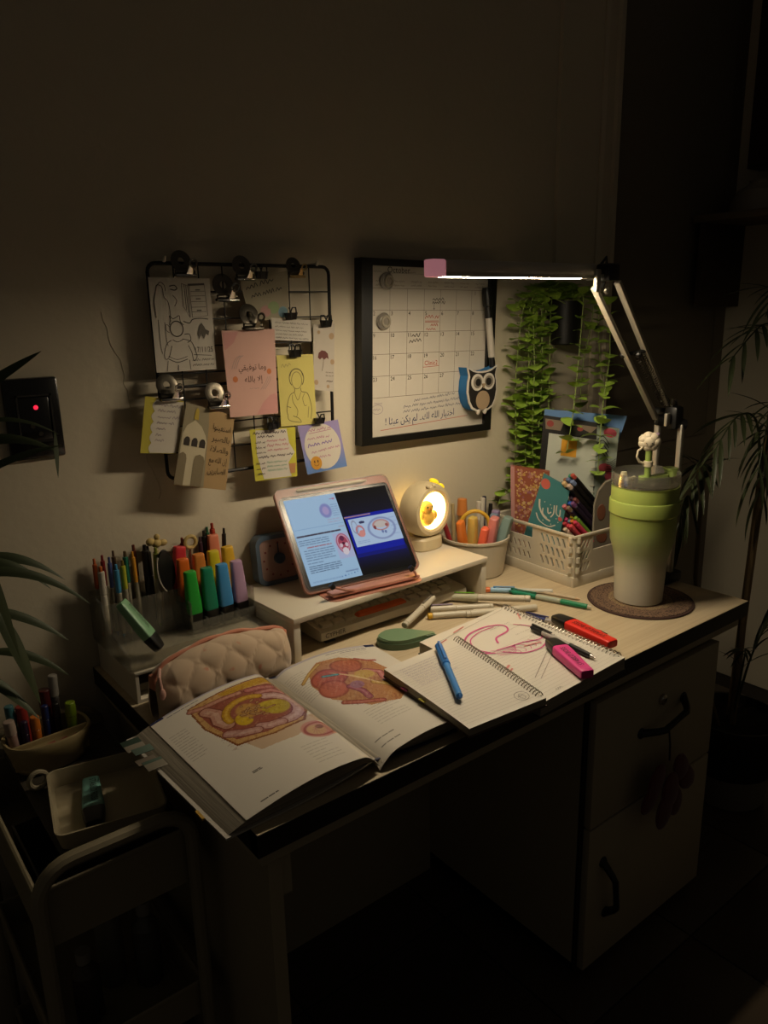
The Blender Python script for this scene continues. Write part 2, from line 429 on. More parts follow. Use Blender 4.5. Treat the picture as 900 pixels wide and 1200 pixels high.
# ================================================================ the desk
M_top = stripe_mat('desk_laminate', '#b3a083', '#c5b597', 1, 90, .42, .3)
M_black = mat('black_edge', '#0d0c0b', .45, var=.1)
M_cream = mat('cream_board', '#a89c82', .6, var=.05, scale=12)
M_white = mat('white_board', '#cfc6b4', .5, var=.03, scale=10)
XR, YF = 1.277, -.622
desk = thing('desk', 'light wood desk with black edging standing against the wall', 'desk', (0, 0, 0))
MB().b2((0, YF, .742), (XR, .028, .75)).build('desktop', M_top, desk)
e = MB(); e.b2((-.001, YF-.001, .715), (XR+.001, YF+.02, .7495)); e.b2((-.001, YF, .715), (.02, .028, .7495)); e.b2((XR-.02, YF, .715), (XR+.001, .028, .7495)); e.b2((.02, YF+.02, .715), (XR-.02, .028, .7415))
e.build('edge_band', M_black, desk)
MB().b2((.008, YF+.012, .688), (XR-.008, .028, .715), bev=.003).build('under_board', M_cream, desk)
MB().b2((.03, YF+.035, .0), (.052, .0, .688)).build('side_panel', M_cream, desk)
MB().b2((.0525, -.13, .0), (.734, -.112, .6878)).build('back_panel', M_cream, desk)
MB().b2((.052, YF+.04, .60), (.07, -.13, .688)).build('apron', M_cream, desk)

cab = thing('drawer_cabinet', 'cream drawer and door unit under the right end of the desk', 'cabinet', (.735, -.6, 0))
b = MB(); b.b2((.735, -.585, .03), (.753, 0, .6875)); b.b2((1.18, -.585, .03), (1.198, 0, .6875)); b.b2((.735, -.02, .03), (1.198, 0, .6875)); b.b2((.735, -.585, .03), (1.198, 0, .05)); b.b2((.753, -.585, .665), (1.18, 0, .6875))
b.build('body', M_cream, cab, world=True)
b = MB().b2((.735, -.589, .03), (.757, -.584, .6875)); b.build('edge_band', M_black, cab, world=True)
MB().b2((.76, -.55, 0), (1.17, -.05, .03)).build('plinth', M_black, cab, world=True)
dw = MB().b2((.748, -.605, .384), (1.198, -.587, .668), bev=.002).build('drawer', M_cream, cab, world=True)
dd = MB().b2((.748, -.605, .035), (1.198, -.587, .379), bev=.002).build('door', M_cream, cab, world=True)
def pull(p0, p1, out, parent):
    P0, P1 = Vector(p0), Vector(p1); b = MB(); path = []
    for i in range(13):
        t = i/12; q = P0.lerp(P1, t); path.append((q.x, q.y-out*min(1, math.sin(PI*t)*1.5), q.z))
    b.tube(path, [.009-.003*math.sin(PI*i/12) for i in range(13)], 8)
    for P in (P0, P1): b.ell(P, (.012, .006, .012))
    return b.build('handle', M_black, parent, world=True)
pull((.905, -.606, .545), (1.06, -.606, .575), .032, dw)
pull((.815, -.606, .150), (.797, -.606, .285), .03, dd)
MB().lathe([(.012, 0), (.012, .006), (.008, .008), (.001, .008)], 16, Matrix.Translation((.975, -.605, .60)) @ Matrix.Rotation(PI/2, 4, 'X')).build('lock', mat('chrome', '#b8b4ac', .22, 1, var=.03), dw, world=True)

M_chrome = MATS['chrome']
# red fabric flower hanging from the drawer pull
fl_ = thing('flower_charm', 'dark red fabric flower charm hanging from the drawer handle', 'charm', (.955, -.645, .47))
MB().tube([(.955, -.638, .556), (.953, -.645, .52), (.956, -.645, .48)], .002, 6).build('cord', M_black, fl_, world=True)
pm = mat('red_fabric', '#55191b', .85, var=.2, sheen=.3)
for k, (dx, dz, s, a) in enumerate([(-.03, -.01, 1.1, .5), (.03, -.01, 1, -.5), (0, -.04, 1.2, 0), (-.045, -.055, .9, .9), (.05, -.05, 1, -.8), (-.012, -.085, 1.1, .2), (.03, -.09, 1, -.25)]):
    MB().ell((0, 0, -.025*s), (.026*s, .008, .038*s), 12, 8).build('petal', pm, fl_).matrix_basis = Matrix.Translation((dx, -.004*(k % 3), dz+.01)) @ Matrix.Rotation(a, 4, 'Y')

# ================================================================ swing-arm lamp
M_alu = mat('lamp_aluminium', '#b9b3a5', .35, .6, var=.03)
lamp = thing('desk_lamp', 'silver swing-arm lamp with long glowing light bar clamped to the desk', 'lamp', (1.262, -.41, .75))
A = Vector((1.230, -.396, 1.163)); RR = Vector((.79, -.62, 0)); B = Vector((.933, -.412, 1.453)); BX0, BX1, BY, BZ = .500, .938, -.40, 1.478
def flatbar(p0, p1, w, t, M_, parent, name):
    p0, p1 = Vector(p0), Vector(p1); M = along(p0, p1)
    return MB().box((0, 0, (p1-p0).length/2), (w, t, (p1-p0).length), M, bev=.0015).build(name, M_, parent, world=True)
flatbar((1.230, -.389, .77), (1.230, -.389, 1.15), .012, .012, M_alu, lamp, 'post')
flatbar((1.262, -.430, .77), (1.262, -.430, 1.14), .012, .012, M_alu, lamp, 'post')
b = MB(); b.b2((1.220, -.445, .7505), (1.292, -.375, .775), bev=.004); b.b2((1.279, -.44, .66), (1.292, -.38, .775), bev=.003); b.b2((1.235, -.44, .66), (1.292, -.38, .672), bev=.003); b.tube([(1.255, -.41, .672), (1.255, -.41, .686)], .012, 12)
b.build('clamp', M_black, lamp, world=True)
flatbar(A-RR*.012+Vector((0, 0, -.010)), B+Vector((0, 0, -.004)), .013, .010, M_alu, lamp, 'arm')
flatbar(A+RR*.012+Vector((0, 0, .022)), B+RR*.046+Vector((0, 0, .006)), .013, .010, M_alu, lamp, 'arm')
# springs inside the arm
d = (B-A); b = MB()
for off in (-.002, .012):
    s0 = A+RR*(.006+off)+Vector((0, 0, .02)); s1 = A+d*.52+RR*(.014+off); pts = []
    ax = (s1-s0); x = ax.orthogonal().normalized(); y = ax.normalized().cross(x)
    for i in range(161):
        t = i/160; pts.append(s0+ax*t+(x*math.cos(t*2*PI*26)+y*math.sin(t*2*PI*26))*.0045)
    b.tube(pts, .0009, 5)
b.build('spring', mat('dark_spring', '#3a352d', .4, .7), lamp, world=True)
b = MB(); b.tube([A+d*.5-RR*.014, A+d*.5+RR*.032+Vector((0, 0, .008))], .0045, 8); b.ell(A+d*.5-RR*.016, (.007, .007, .007), 10, 6); b.ell(A+d*.5+RR*.018, (.008, .008, .008), 10, 6)
b.build('cross_pin', M_black, lamp, world=True)
b = MB(); b.tube([A-RR*.010+Vector((0, 0, -.012)), A+RR*.058+Vector((0, 0, -.026))], .013, 12); b.box(A+RR*.03+Vector((0, 0, -.008)), (.034, .034, .055), bev=.008); b.tube([A+Vector((.02, -.03, 0)), A+Vector((.02, .03, 0))], .013, 14); b.tube([A+Vector((.04, -.01, .03)), A+Vector((.06, .0, .02)), A+Vector((.055, .01, -.03))], .004, 6)
b.build('lower_joint', M_black, lamp, world=True)
b = MB(); b.box(A+Vector((-.006, -.02, -.01)), (.016, .008, .03), bev=.002); b.tube([A+Vector((0, -.02, -.02)), A+Vector((.022, -.012, .035))], .003, 6)
b.build('joint_plate', M_alu, lamp, world=True)
b = MB(); b.box(B+RR*.026+Vector((0, 0, .024)), (.036, .034, .034), bev=.005); b.tube([B+Vector((.012, -.022, .02)), B+Vector((.012, .026, .02))], .011, 12); b.tube([B+Vector((.02, .01, .03)), B+Vector((.045, .008, .055)), B+Vector((.05, .006, .02)), B+Vector((.035, .008, -.005))], .0035, 6)
b.build('upper_joint', M_black, lamp, world=True)
b = MB(); b.box(B+Vector((-.012, -.016, .008)), (.014, .008, .044), Matrix.Identity(4), bev=.002); b.ell(B+Vector((.014, -.02, -.012)), (.006, .005, .006), 10, 6)
b.build('joint_plate', M_alu, lamp, world=True)
# the head: a square channel with the LED strip on its underside
hd = MB().b2((BX0+.03, BY-.012, BZ-.006), (BX1, BY+.012, BZ+.016), bev=.003).build('lamp_head', mat('head_aluminium', '#c4bdb0', .4, .1, var=.03), lamp, world=True)
e = MB(); e.b2((BX0+.03, BY-.012, BZ-.012), (BX1, BY-.009, BZ-.005)); e.b2((BX0+.03, BY+.009, BZ-.012), (BX1, BY+.012, BZ-.005))
e.build('lip', M_alu, hd, world=True)
MB().b2((BX0, BY-.0125, BZ-.0125), (BX0+.0298, BY+.0125, BZ+.0165), bev=.003).build('end_cap', mat('pink_cap_glow', '#c98d93', .45, emit=(.8, .32, .36), estr=.28), lamp, world=True)  # glow put into the material, standing in for LED light through the plastic
st = bpy.data.materials.new('led_strip'); st.use_nodes = True; st_b = st.node_tree.nodes['Principled BSDF']
st_b.inputs['Base Color'].default_value = (.8, .8, .75, 1); st_b.inputs['Emission Color'].default_value = LAMP_COLOR+(1,); st_b.inputs['Emission Strength'].default_value = LAMP_STRENGTH
MB().b2((BX0+.031, BY-.0088, BZ-.0125), (BX1-.042, BY+.0088, BZ-.0065)).build('led_strip', st, lamp, world=True)
# ================================================================ wire grid with notes
M_wire = mat('black_wire', '#100e0c', .5, .3, var=.05)
grid_ = thing('wire_grid', 'square black wire grid panel hung on the wall and full of notes', 'grid panel', (.37, .0, 1.10))
gc = [Vector((.173, 0, 1.505)), Vector((.571, 0, 1.504)), Vector((.566, 0, 1.098)), Vector((.176, 0, 1.103))]
def gp(u, v, dy=0): return gc[0]*(1-u)*(1-v)+gc[1]*u*(1-v)+gc[2]*u*v+gc[3]*(1-u)*v+Vector((0, dy, 0))
rc = .04; path = []
for (cu, cv, a0) in ((rc, rc, PI), (1-rc, rc, 1.5*PI), (1-rc, 1-rc, 0), (rc, 1-rc, .5*PI)):
    for k in range(5): a = a0+PI/2*k/4; path.append(gp(cu+rc*math.cos(a), cv+rc*math.sin(a)))
MB().tube(path, .0036, 8, closed=True).build('outer_frame', M_wire, grid_, world=True)
for k in range(1, 8):
    MB().tube([gp(k/8, 0), gp(k/8, 1)], .0014, 6).build('wire', M_wire, grid_, world=True)
    MB().tube([gp(0, k/8, -.0026), gp(1, k/8, -.0026)], .0014, 6).build('wire', M_wire, grid_, world=True)
MB().tube([gp(0, .565, .001), gp(1, .555, .001)], .003, 8).build('cross_bar', M_wire, grid_, world=True)
for (u, v) in ((.08, .0), (.92, .0)):
    p = gp(u, v); MB().tube([(p.x, .03, p.z+.004), (p.x, -.006, p.z+.004), (p.x, -.008, p.z+.012)], .003, 6).build('wall_hook', M_white, grid_, world=True)

def paper(name, label, cat, quad, y, m, bulge=.0, tilt=.004, group=None):
    # a sheet of paper or card hanging from its clip: quad = four (x, z) wall points
    c = [Vector((q[0], y-(tilt if k > 1 else 0), q[1])) for k, q in enumerate(quad)]
    cx = sum((p for p in c), Vector())/4
    t = thing(name, label, cat, tuple((c[0]+c[1])/2), group=group)
    s = Sheet(c); s.n = Vector((0, -1, 0)); s.bulge = bulge
    b = MB(); b.slab(lambda u, v, sd: s.p(u, v, 0 if sd else -.0006), 6, 8)
    b.build('sheet', m, t, world=True)
    return t, s
P_white = mat('paper_white', '#c8c0b2', .8, var=.03); P_yel = mat('paper_yellow', '#c4b766', .8, var=.04)
# 1 the pencil sketch
t, s = paper('sketch_sheet', 'white sheet with pencil sketch of a mirror selfie, dated 17/11/25', 'drawing', [(.171, 1.48), (.292, 1.478), (.291, 1.308), (.169, 1.309)], -.006, P_white)
k = Ink(s); w = .0011; C = k.curve
for dx in (0, .012):
    C([(.06+dx, .42), (.05+dx, .25), (.1, .13), (.12+dx, .08), (.2, .1), (.22, .2), (.28, .26), (.3, .4), (.27, .5)], w)
C([(.1, .44), (.1, .7), (.12, .8)], w); C([(.2, .47), (.2, .64), (.22, .72)], w); C([(.13, .08), (.18, .05), (.24, .08), (.25, .14)], w)
C([(.32, .09), (.4, .08), (.44, .11), (.4, .13), (.33, .12)], .002); C([(.36, .18), (.42, .24), (.38, .3)], w)
k.stroke([(.52, .06), (.52, .3), (.62, .42), (.62, .08), (.52, .06)], w); k.stroke([(.56, .07), (.57, .34)], w); k.stroke([(.59, .07), (.6, .37)], w)
k.stroke([(.64, .08), (.9, .07), (.92, .4), (.66, .42), (.64, .08)], w); k.stroke([(.62, .07), (.9, .06)], .0035)
for y in (.14, .19, .25, .31, .36): k.stroke([(.66, y), (.9, y-.004)], w*.8)
for y in (.125, .22, .345): k.stroke([(.74, y), (.82, y-.002)], .002)
C([(.5, .46), (.6, .48), (.66, .44), (.8, .43), (.92, .44)], .0018)
for sc in (1, .93): k.loop(.38, .54, .11*sc, .085*sc, w*1.1)
C([(.3, .46), (.28, .4), (.33, .43), (.38, .42), (.44, .4), (.45, .46), (.5, .5)], w*1.2); C([(.27, .52), (.22, .49), (.21, .55), (.26, .58)], w)
C([(.28, .66), (.2, .7), (.15, .8), (.16, .86), (.22, .84), (.28, .72)], w*1.2); C([(.46, .65), (.6, .68), (.66, .78), (.68, .85), (.62, .89), (.6, .8), (.55, .72)], w*1.2)
C([(.3, .655), (.38, .68), (.47, .655)], w); C([(.21, .86), (.35, .9), (.52, .87)], w*1.5); C([(.21, .83), (.35, .87), (.52, .84)], w)
C([(.2, .88), (.17, .99)], w); C([(.36, .93), (.35, .99)], .002); C([(.55, .88), (.56, .99)], w*1.2); C([(.5, .6), (.58, .6), (.6, .66), (.54, .69)], w*1.3)
k.build('drawing', inkm('#5a534c'), t)
k = Ink(s, 2)
k.poly([(.72, .6), (.76, .51), (.8, .48), (.84, .52), (.86, .55), (.92, .57), (.9, .62), (.86, .6), (.82, .66), (.78, .6), (.74, .66)])
k.build('drawing', inkm('#5a5248'), t)
k = Ink(s); k.text('17/11/25', .81, .80, .085, 'c', .30); k.stroke([(.63, .825), (.93, .84)], w); k.scrawl(.6, .885, .97, .03, .0008, 5); k.scrawl(.6, .94, .96, .03, .0008, 6)
k.build('handwriting', inkm('#3d3731'), t)
# 2 embryology note
t, s = paper('study_note', 'slanted pale note with black heading and coloured balloons at the top middle', 'note', [(.357, 1.474), (.468, 1.495), (.462, 1.402), (.374, 1.397)], -.004, mat('paper_grey', '#a39a82', .8))
k = Ink(s); k.scrawl(.08, .2, .75, .13, .0017, 11, .12); k.scrawl(.15, .42, .9, .11, .0016, 12, .34); k.build('handwriting', inkm('#2e2a26'), t)
for (x, y, r, h) in ((.42, .8, .13, '#b98c84'), (.62, .74, .14, '#8fa272'), (.85, .86, .12, '#7fa3b0')):
    k = Ink(s); k.disc(x, y, r, r); k.build('doodle', inkm(h), t)
# 3 pink card
t, s = paper('prayer_card', 'pink card with Arabic phrase in brown and two orange dots', 'card', [(.301, 1.381), (.419, 1.381), (.414, 1.211), (.305, 1.213)], -.022, mat('card_pink', '#c99d8f', .7, var=.08, scale=12))
k = Ink(s); k.text(arabic('وَما تَوْفيقي'.replace('َ', '').replace('ْ', '')), .52, .46, .095, 'c', .54); k.text(arabic('إلا بالله'), .53, .60, .095, 'c', .36)
k.build('lettering', inkm('#4a2a24'), t)
for a_ in ((.17, .56, .05, .036), (.85, .49, .045, .034)): k = Ink(s); k.disc(*a_); k.build('dot', inkm('#c4713e'), t)
k = Ink(s); k.scrawl(.44, .68, .66, .02, .0006, 3)
for i in range(3): k.curve([(.12+.04*i, .44), (.2+.04*i, .33), (.3+.03*i, .29)], .001); k.curve([(.66+.04*i, .7), (.76+.04*i, .62), (.82+.03*i, .55)], .001)
k.build('feather', inkm('#a08a84'), t)
k = Ink(s); k.poly([(.55, .99), (.99, .99), (.99, .75), (.85, .77), (.7, .85)]); k.poly([(.02, .02), (.3, .02), (.2, .14), (.03, .22)]); k.build('wash', inkm('#c58c86'), t)
# 4 small ruled slip
t, s = paper('text_slip', 'small white slip with lines of fine grey writing under a black clip', 'note', [(.42, 1.403), (.515, 1.396), (.513, 1.352), (.42, 1.359)], -.008, P_white)
k = Ink(s)
for i, y in enumerate((.2, .38, .55, .72, .88)): k.scrawl(.08, y, .92-.08*(i % 2), .09, .0007, 20+i, y+.02)
k.build('handwriting', inkm('#5b544a'), t)
# 5 flower card
t, s = paper('flower_card', 'narrow white card with pressed dark red flower at the right edge of grid', 'card', [(.52, 1.387), (.575, 1.387), (.564, 1.243), (.512, 1.251)], -.01, mat('card_ivory', '#b3a99b', .8))
k = Ink(s); k.poly([(.2, .5), (.24, .43), (.38, .39), (.56, .4), (.68, .44), (.72, .52), (.62, .5), (.5, .53), (.4, .5), (.3, .53)]); k.build('flower', inkm('#5e2a22'), t)
k = Ink(s); k.curve([(.47, .52), (.46, .6), (.4, .7)], .001); k.scrawl(.58, .72, .95, .025, .0007, 31); k.scrawl(.58, .77, .95, .025, .0007, 32); k.scrawl(.62, .85, .98, .04, .0013, 33); k.build('handwriting', inkm('#3e3028'), t)
k = Ink(s)
for (x, y, r) in ((.25, .12, .07), (.85, .18, .12), (.9, .56, .1), (.7, .93, .07), (.12, .88, .1)): k.disc(x, y, r, r*.4)
k.build('petal_print', inkm('#a38868'), t)
# 6 person on yellow sticky paper
t, s = paper('portrait_note', 'yellow note with pencil drawing of a person wearing a head covering', 'drawing', [(.426, 1.328), (.515, 1.326), (.514, 1.178), (.426, 1.181)], -.012, P_yel)
k = Ink(s); w = .0011
k.loop(.5, .33, .2, .135, w*1.6, PI*.75, PI*2.25); k.loop(.5, .36, .14, .12, w); k.loop(.5, .3, .17, .1, w, PI, 2*PI)
C = k.curve
C([(.43, .47), (.42, .52), (.3, .56), (.22, .66), (.18, .78), (.2, .84)], w*1.3); C([(.6, .47), (.62, .52), (.78, .55), (.86, .68), (.88, .8), (.84, .92)], w*1.3)
C([(.42, .53), (.5, .64), (.6, .53)], w); C([(.36, .56), (.36, .66), (.48, .78), (.44, .88)], w); C([(.7, .55), (.64, .62), (.68, .72), (.74, .72)], w)
C([(.2, .72), (.3, .74)], w*1.2); C([(.2, .84), (.24, .92), (.55, .96), (.5, .9), (.34, .86)], w*1.2); C([(.8, .74), (.76, .9)], w)
k.build('drawing', inkm('#6b6440'), t)
k = Ink(s); k.scrawl(.1, .16, .44, .06, .001, 41, .12); k.build('handwriting', inkm('#8a7f50'), t)
# 7 yellow edged note
t, s = paper('bordered_note', 'white note with scalloped yellow left border at the lower left of grid', 'note', [(.142, 1.268), (.217, 1.252), (.19, 1.154), (.12, 1.164)], -.012, mat('paper_lemon', '#b8ac3e', .8))
k = Ink(s, 1); pts = [(.99, .02), (.3, .02)]
for i in range(5):
    for a in range(6): an = PI*a/5; pts.append((.27-.07*math.sin(an), .05+.19*i+.19*a/5))
pts += [(.28, .99), (.99, .99)]; k.poly(pts); k.build('white_area', P_white, t)
k = Ink(s, 2)
for i, y in enumerate((.12, .22, .34, .44, .55, .66, .76)): k.scrawl(.36, y, (.92 if i < 4 else .6), .06, .0009, 50+i)
k.build('handwriting', inkm('#7f6f7c'), t)
# 8 mosque card
t, s = paper('mosque_card', 'tan card with cream mosque arches and Arabic lettering, lower left', 'card', [(.218, 1.25), (.318, 1.215), (.284, 1.068), (.175, 1.096)], -.020, mat('card_tan', '#a88a5e', .75, var=.05))
k = Ink(s, 1); k.poly([(.0, .0), (.46, .0), (.5, .2), (.56, .99), (.0, .99)]); k.build('sky_print', inkm('#8f8468'), t)
k = Ink(s, 2); k.poly([(.02, .52), (.02, .36), (.08, .26), (.22, .18), (.36, .24), (.46, .34), (.5, .42), (.5, .99), (.01, .99)]); k.build('mosque_print', inkm('#c0b496'), t)
k = Ink(s, 3); k.poly([(.19, .17), (.2, .06), (.235, .02), (.27, .06), (.28, .17)]); k.build('dome_print', inkm('#b39a34'), t)
k = Ink(s, 3)
for x in (.06, .21, .36): k.poly([(x, .5), (x, .43), (x+.025, .4), (x+.06, .39), (x+.095, .4), (x+.115, .43), (x+.115, .5)])
k.build('window_print', inkm('#2a2118'), t)
k = Ink(s, 3)
for x0, x1 in ((.0, .16), (.3, .5)):
    xm = (x0+x1)/2; k.poly([(x0, .99), (x0, .66), (x0+.02, .61), (xm, .585), (x1-.02, .61), (x1, .66), (x1, .99)])
k.build('arch_print', inkm('#7e7156'), t)
k = Ink(s, 2)
for y, tx in ((.24, 'استعينوا'), (.38, 'بالصبر'), (.52, 'والصلاة'), (.66, 'إن الله مع'), (.80, 'الصابرين')): k.text(arabic(tx), .77, y, .11, 'c', .36)
k.build('lettering', inkm('#4a3a22'), t)
# 9 highlighted study note
t, s = paper('highlighted_note', 'white and yellow study note with pink and green highlighted lines', 'note', [(.353, 1.182), (.462, 1.176), (.459, 1.07), (.357, 1.074)], -.012, mat('paper_limeyellow', '#b9b038', .8))
k = Ink(s, 1); k.poly([(.12, .02), (.8, .02), (.84, .3), (.96, .5), (.8, .7), (.86, .98), (.2, .98), (.1, .5)]); k.build('white_area', P_white, t)
k = Ink(s, 2); k.scrawl(.06, .08, .8, .06, .0016, 60); k.scrawl(.14, .15, .55, .06, .0016, 61); k.scrawl(.12, .55, .92, .06, .0016, 62, .53)
for i, y in enumerate((.26, .36, .46)): k.scrawl(.08, y, .3, .05, .0012, 63+i)
for i, y in enumerate((.67, .77, .87)): k.scrawl(.06, y, .26, .05, .0012, 66+i)
k.build('handwriting', inkm('#3a2a30'), t)
k = Ink(s, 2)
for i, y in enumerate((.24, .33, .42)): k.scrawl(.34, y, .82, .06, .0016, 70+i)
k.build('highlighting', inkm('#b0707a'), t)
k = Ink(s, 2)
for i, y in enumerate((.66, .74, .82)): k.scrawl(.3, y, .76, .05, .0015, 75+i)
k.build('highlighting', inkm('#7f9c84'), t)
k = Ink(s, 3); k.poly([(.8, .72), (.97, .72), (.94, .92), (.83, .92)]); k.build('doodle', inkm('#b07a4c'), t)
# 10 purple bordered note
t, s = paper('egg_note', 'lilac note with white egg shape and round orange face sticker', 'note', [(.467, 1.178), (.572, 1.181), (.59, 1.074), (.484, 1.07)], -.014, gradient_mat('paper_lilac', [(-.10, '#5f7fb8'), (-.05, '#8f86b4'), (0, '#8f82b0')], 2, .8))
k = Ink(s, 1); k.disc(.5, .49, .44, .47, 28); k.build('white_area', P_white, t)
k = Ink(s, 2); k.scrawl(.22, .13, .78, .07, .0013, 80); k.stroke([(.22, .19), (.78, .17)], .0011); k.scrawl(.16, .3, .7, .06, .0012, 81); k.scrawl(.2, .58, .9, .06, .0012, 82, .54); k.scrawl(.36, .7, .64, .06, .0012, 83); k.build('handwriting', inkm('#a0547c'), t)
k = Ink(s, 2); k.scrawl(.14, .44, .86, .08, .002, 84, .4); k.build('handwriting', inkm('#7a64a0'), t)
k = Ink(s, 2); k.disc(.26, .8, .135, .14); k.build('sticker', inkm('#c08a2c'), t)
k = Ink(s, 3); k.disc(.22, .77, .016, .03); k.disc(.3, .77, .016, .03); k.loop(.26, .8, .06, .06, .001, .3, PI-.3); k.build('face', inkm('#5a3a14'), t)

# clips on the grid
M_gun = mat('gunmetal', '#5f594e', .28, .85, var=.05)
def bulldog(label, x, z, y, s=1.0, m=None, dark=None):
    t = thing('bulldog_clip', label, 'clip', (x, y, z), group='round bulldog clips on the wire grid')
    m = m or M_chrome
    MB().box((0, 0, 0), (.042*s, .007, .006), bev=.002).build('jaw', m, t)
    MB().box((0, .008, .001), (.042*s, .006, .006), bev=.002).build('jaw', dark or M_gun, t)
    MB().tube([(-.019*s, .004, .007), (.019*s, .004, .007)], .004, 10).build('spring', M_gun, t)
    Mt = Matrix.Translation((-.004*s, .010, .026*s)) @ Matrix.Rotation(PI/2-.25, 4, 'X')
    MB().lathe([(.0065*s, -.001), (.009*s, -.003), (.014*s, -.0045), (.019*s, -.003), (.020*s, .0005), (.014*s, .0015), (.0065*s, .001), (.0065*s, -.001)], 24, Mt, cap=False).build('back_lever', dark or M_gun, t)
    a = MB(); a.loft([(0, .014*s, .0016), (.01*s, .009*s, .0016), (.018*s, .008*s, .0016)], 12, .6, Matrix.Translation((.006*s, -.002, .002)) @ Matrix.Rotation(.55, 4, 'X'))
    ring = [(.010*s+.0065*s*math.cos(2*PI*i/14), -.013-.002*math.sin(2*PI*i/14), .021*s+.0065*s*math.sin(2*PI*i/14)) for i in range(14)]
    a.tube(ring, .0021*s, 6, closed=True); a.build('front_lever', m, t)
M_gold = mat('brass_clip', '#b59a6a', .3, .9)
bulldog('chrome bulldog clip holding the pencil sketch sheet at top left of grid', .241, 1.483, -.016)
bulldog('chrome bulldog clip on the top wire left of the small black clip', .367, 1.477, -.014)
bulldog('pale brass bulldog clip on the top wire near the right corner', .485, 1.483, -.014, .85, M_gold)
bulldog('chrome bulldog clip hanging alone between pencil sketch and pink card', .325, 1.438, -.014, 1.1)
bulldog('dark bulldog clip gripping the top edge of the pink card', .368, 1.383, -.030, 1.05, M_gun)
bulldog('large bulldog clip holding the note with the yellow border', .190, 1.258, -.02, 1.05, M_chrome)
bulldog('bulldog clip holding the tan mosque card', .283, 1.236, -.028, 1.05, M_chrome)
def binder(label, x, z, y, s=1.0):
    t = thing('binder_clip', label, 'clip', (x, y, z), group='small black binder clips on the wire grid')
    Mx = Matrix.Rotation(PI/2, 4, 'Y')
    MB().prism([(.000, -.0075), (.0, .0075), (-.014*s, .0012), (-.014*s, -.0012)][::-1], -.012*s, .012*s, Matrix.Translation((0, 0, .014*s)) @ Matrix.Rotation(PI/2, 4, 'Y') @ Matrix.Rotation(PI, 4, 'Z')).build('body', M_black, t)
    for sg in (-1, 1):
        pts = [(-.006*s, sg*.0075, .0), (-.007*s, sg*.010, .012*s), (-.004*s, sg*.013, .022*s), (.004*s, sg*.013, .022*s), (.007*s, sg*.010, .012*s), (.006*s, sg*.0075, .0)]
        MB().tube(pts, .0016, 6).build('lever', M_black, t, ).matrix_basis = Matrix.Translation((0, 0, .002))
binder('small black binder clip at the top holding the slanted pale note', .402, 1.478, -.012)
binder('small black binder clip above the slip of fine grey writing', .463, 1.398, -.016)
binder('small black binder clip on the narrow flower card', .548, 1.381, -.018)
binder('small black binder clip holding the yellow portrait note', .466, 1.322, -.02, 1.1)
binder('small black binder clip on the highlighted study note', .404, 1.178, -.02)
binder('small black binder clip on the lilac egg note', .518, 1.178, -.022, .9)

# ================================================================ whiteboard calendar
M_frame = mat('black_frame', '#0c0b0a', .4, var=.1)
cal = thing('calendar_board', 'black framed October whiteboard calendar on the wall above the tablet', 'calendar', (.66, .03, 1.105))
cq = [Vector((.661, .012, 1.526)), Vector((1.089, .012, 1.518)), Vector((1.071, .012, 1.102)), Vector((.648, .012, 1.109))]
cs = Sheet(cq); cs.n = Vector((0, -1, 0))
fw = .072; fh = .037
loop = lambda x0, y0, x1, y1, off: [cs.p(x0, y0, off), cs.p(x1, y0, off), cs.p(x1, y1, off), cs.p(x0, y1, off)]
b = MB()
O0, O1, I1, I0 = loop(0, 0, 1, 1, -.017), loop(0, 0, 1, 1, .010), loop(fw, fh, 1-fw*.8, 1-fh*1.1, .010), loop(fw, fh, 1-fw*.8, 1-fh*1.1, .0)
vs = O0+O1+I1+I0; fs = []
for k in range(4):
    j = (k+1) % 4
    for a in (0, 4, 8): fs.append((a+k, a+j, a+4+j, a+4+k))
b.add(vs, fs+[(0, 1, 2, 3)]); b.build('frame', M_frame, cal, world=True, ang=20)
board = Sheet([cs.p(fw, fh, 0), cs.p(1-fw*.8, fh, 0), cs.p(1-fw*.8, 1-fh*1.1, 0), cs.p(fw, 1-fh*1.1, 0)]); board.n = Vector((0, -1, 0))
b = MB(); b.slab(lambda u, v, sd: board.p(u, v, .0012 if sd else -.004), 1, 1); b.build('board', mat('whiteboard', '#c2baac', .35, var=.02), cal, world=True)
k = Ink(board, 4)
RY = [.125, .25, .378, .507, .636, .765]
for y in RY: k.stroke([(.01, y), (.99, y)], .0009)
for i in range(1, 7): k.stroke([(.01+.14*i, .125), (.01+.14*i, .765)], .0009)
for i in range(7):
    k.scrawl(.04+.14*i, .085, .125+.14*i, .016, .0008, 200+i); k.scrawl(.04+.14*i, .108, .125+.14*i, .014, .0008, 210+i)
k.scrawl(.02, .03, .1, .018, .0008, 230); k.scrawl(.3, .03, .37, .014, .0008, 231); k.stroke([(.11, .038), (.46, .038)], .0006)
k.build('calendar_grid', inkm('#6f675c'), cal)
k = Ink(board, 4); k.text('October', .13, .036, .050, 'l', .2)
nums = [[None]*6+['1'], [str(i) for i in range(2, 9)], [str(i) for i in range(9, 16)], [str(i) for i in range(16, 23)], [str(i) for i in range(23, 28)]+[None]*2]
for r, row in enumerate(nums):
    for c, tx in enumerate(row):
        if tx: k.text(tx, .02+.14*c+(.02 if r == 0 else 0), RY[r]+.030, .034, 'l')
k.scrawl(.5, .185, .6, .028, .0016, 240)
k.scrawl(.5, .205, .61, .02, .0016, 241); k.stroke([(.515, .215), (.515, .245)], .001); k.stroke([(.508, .238), (.515, .246), (.522, .238)], .001)
k.scrawl(.33, .40, .40, .03, .0018, 242); k.scrawl(.31, .44, .41, .026, .0016, 243, .43)
k.build('handwriting', inkm('#2a2522'), cal)
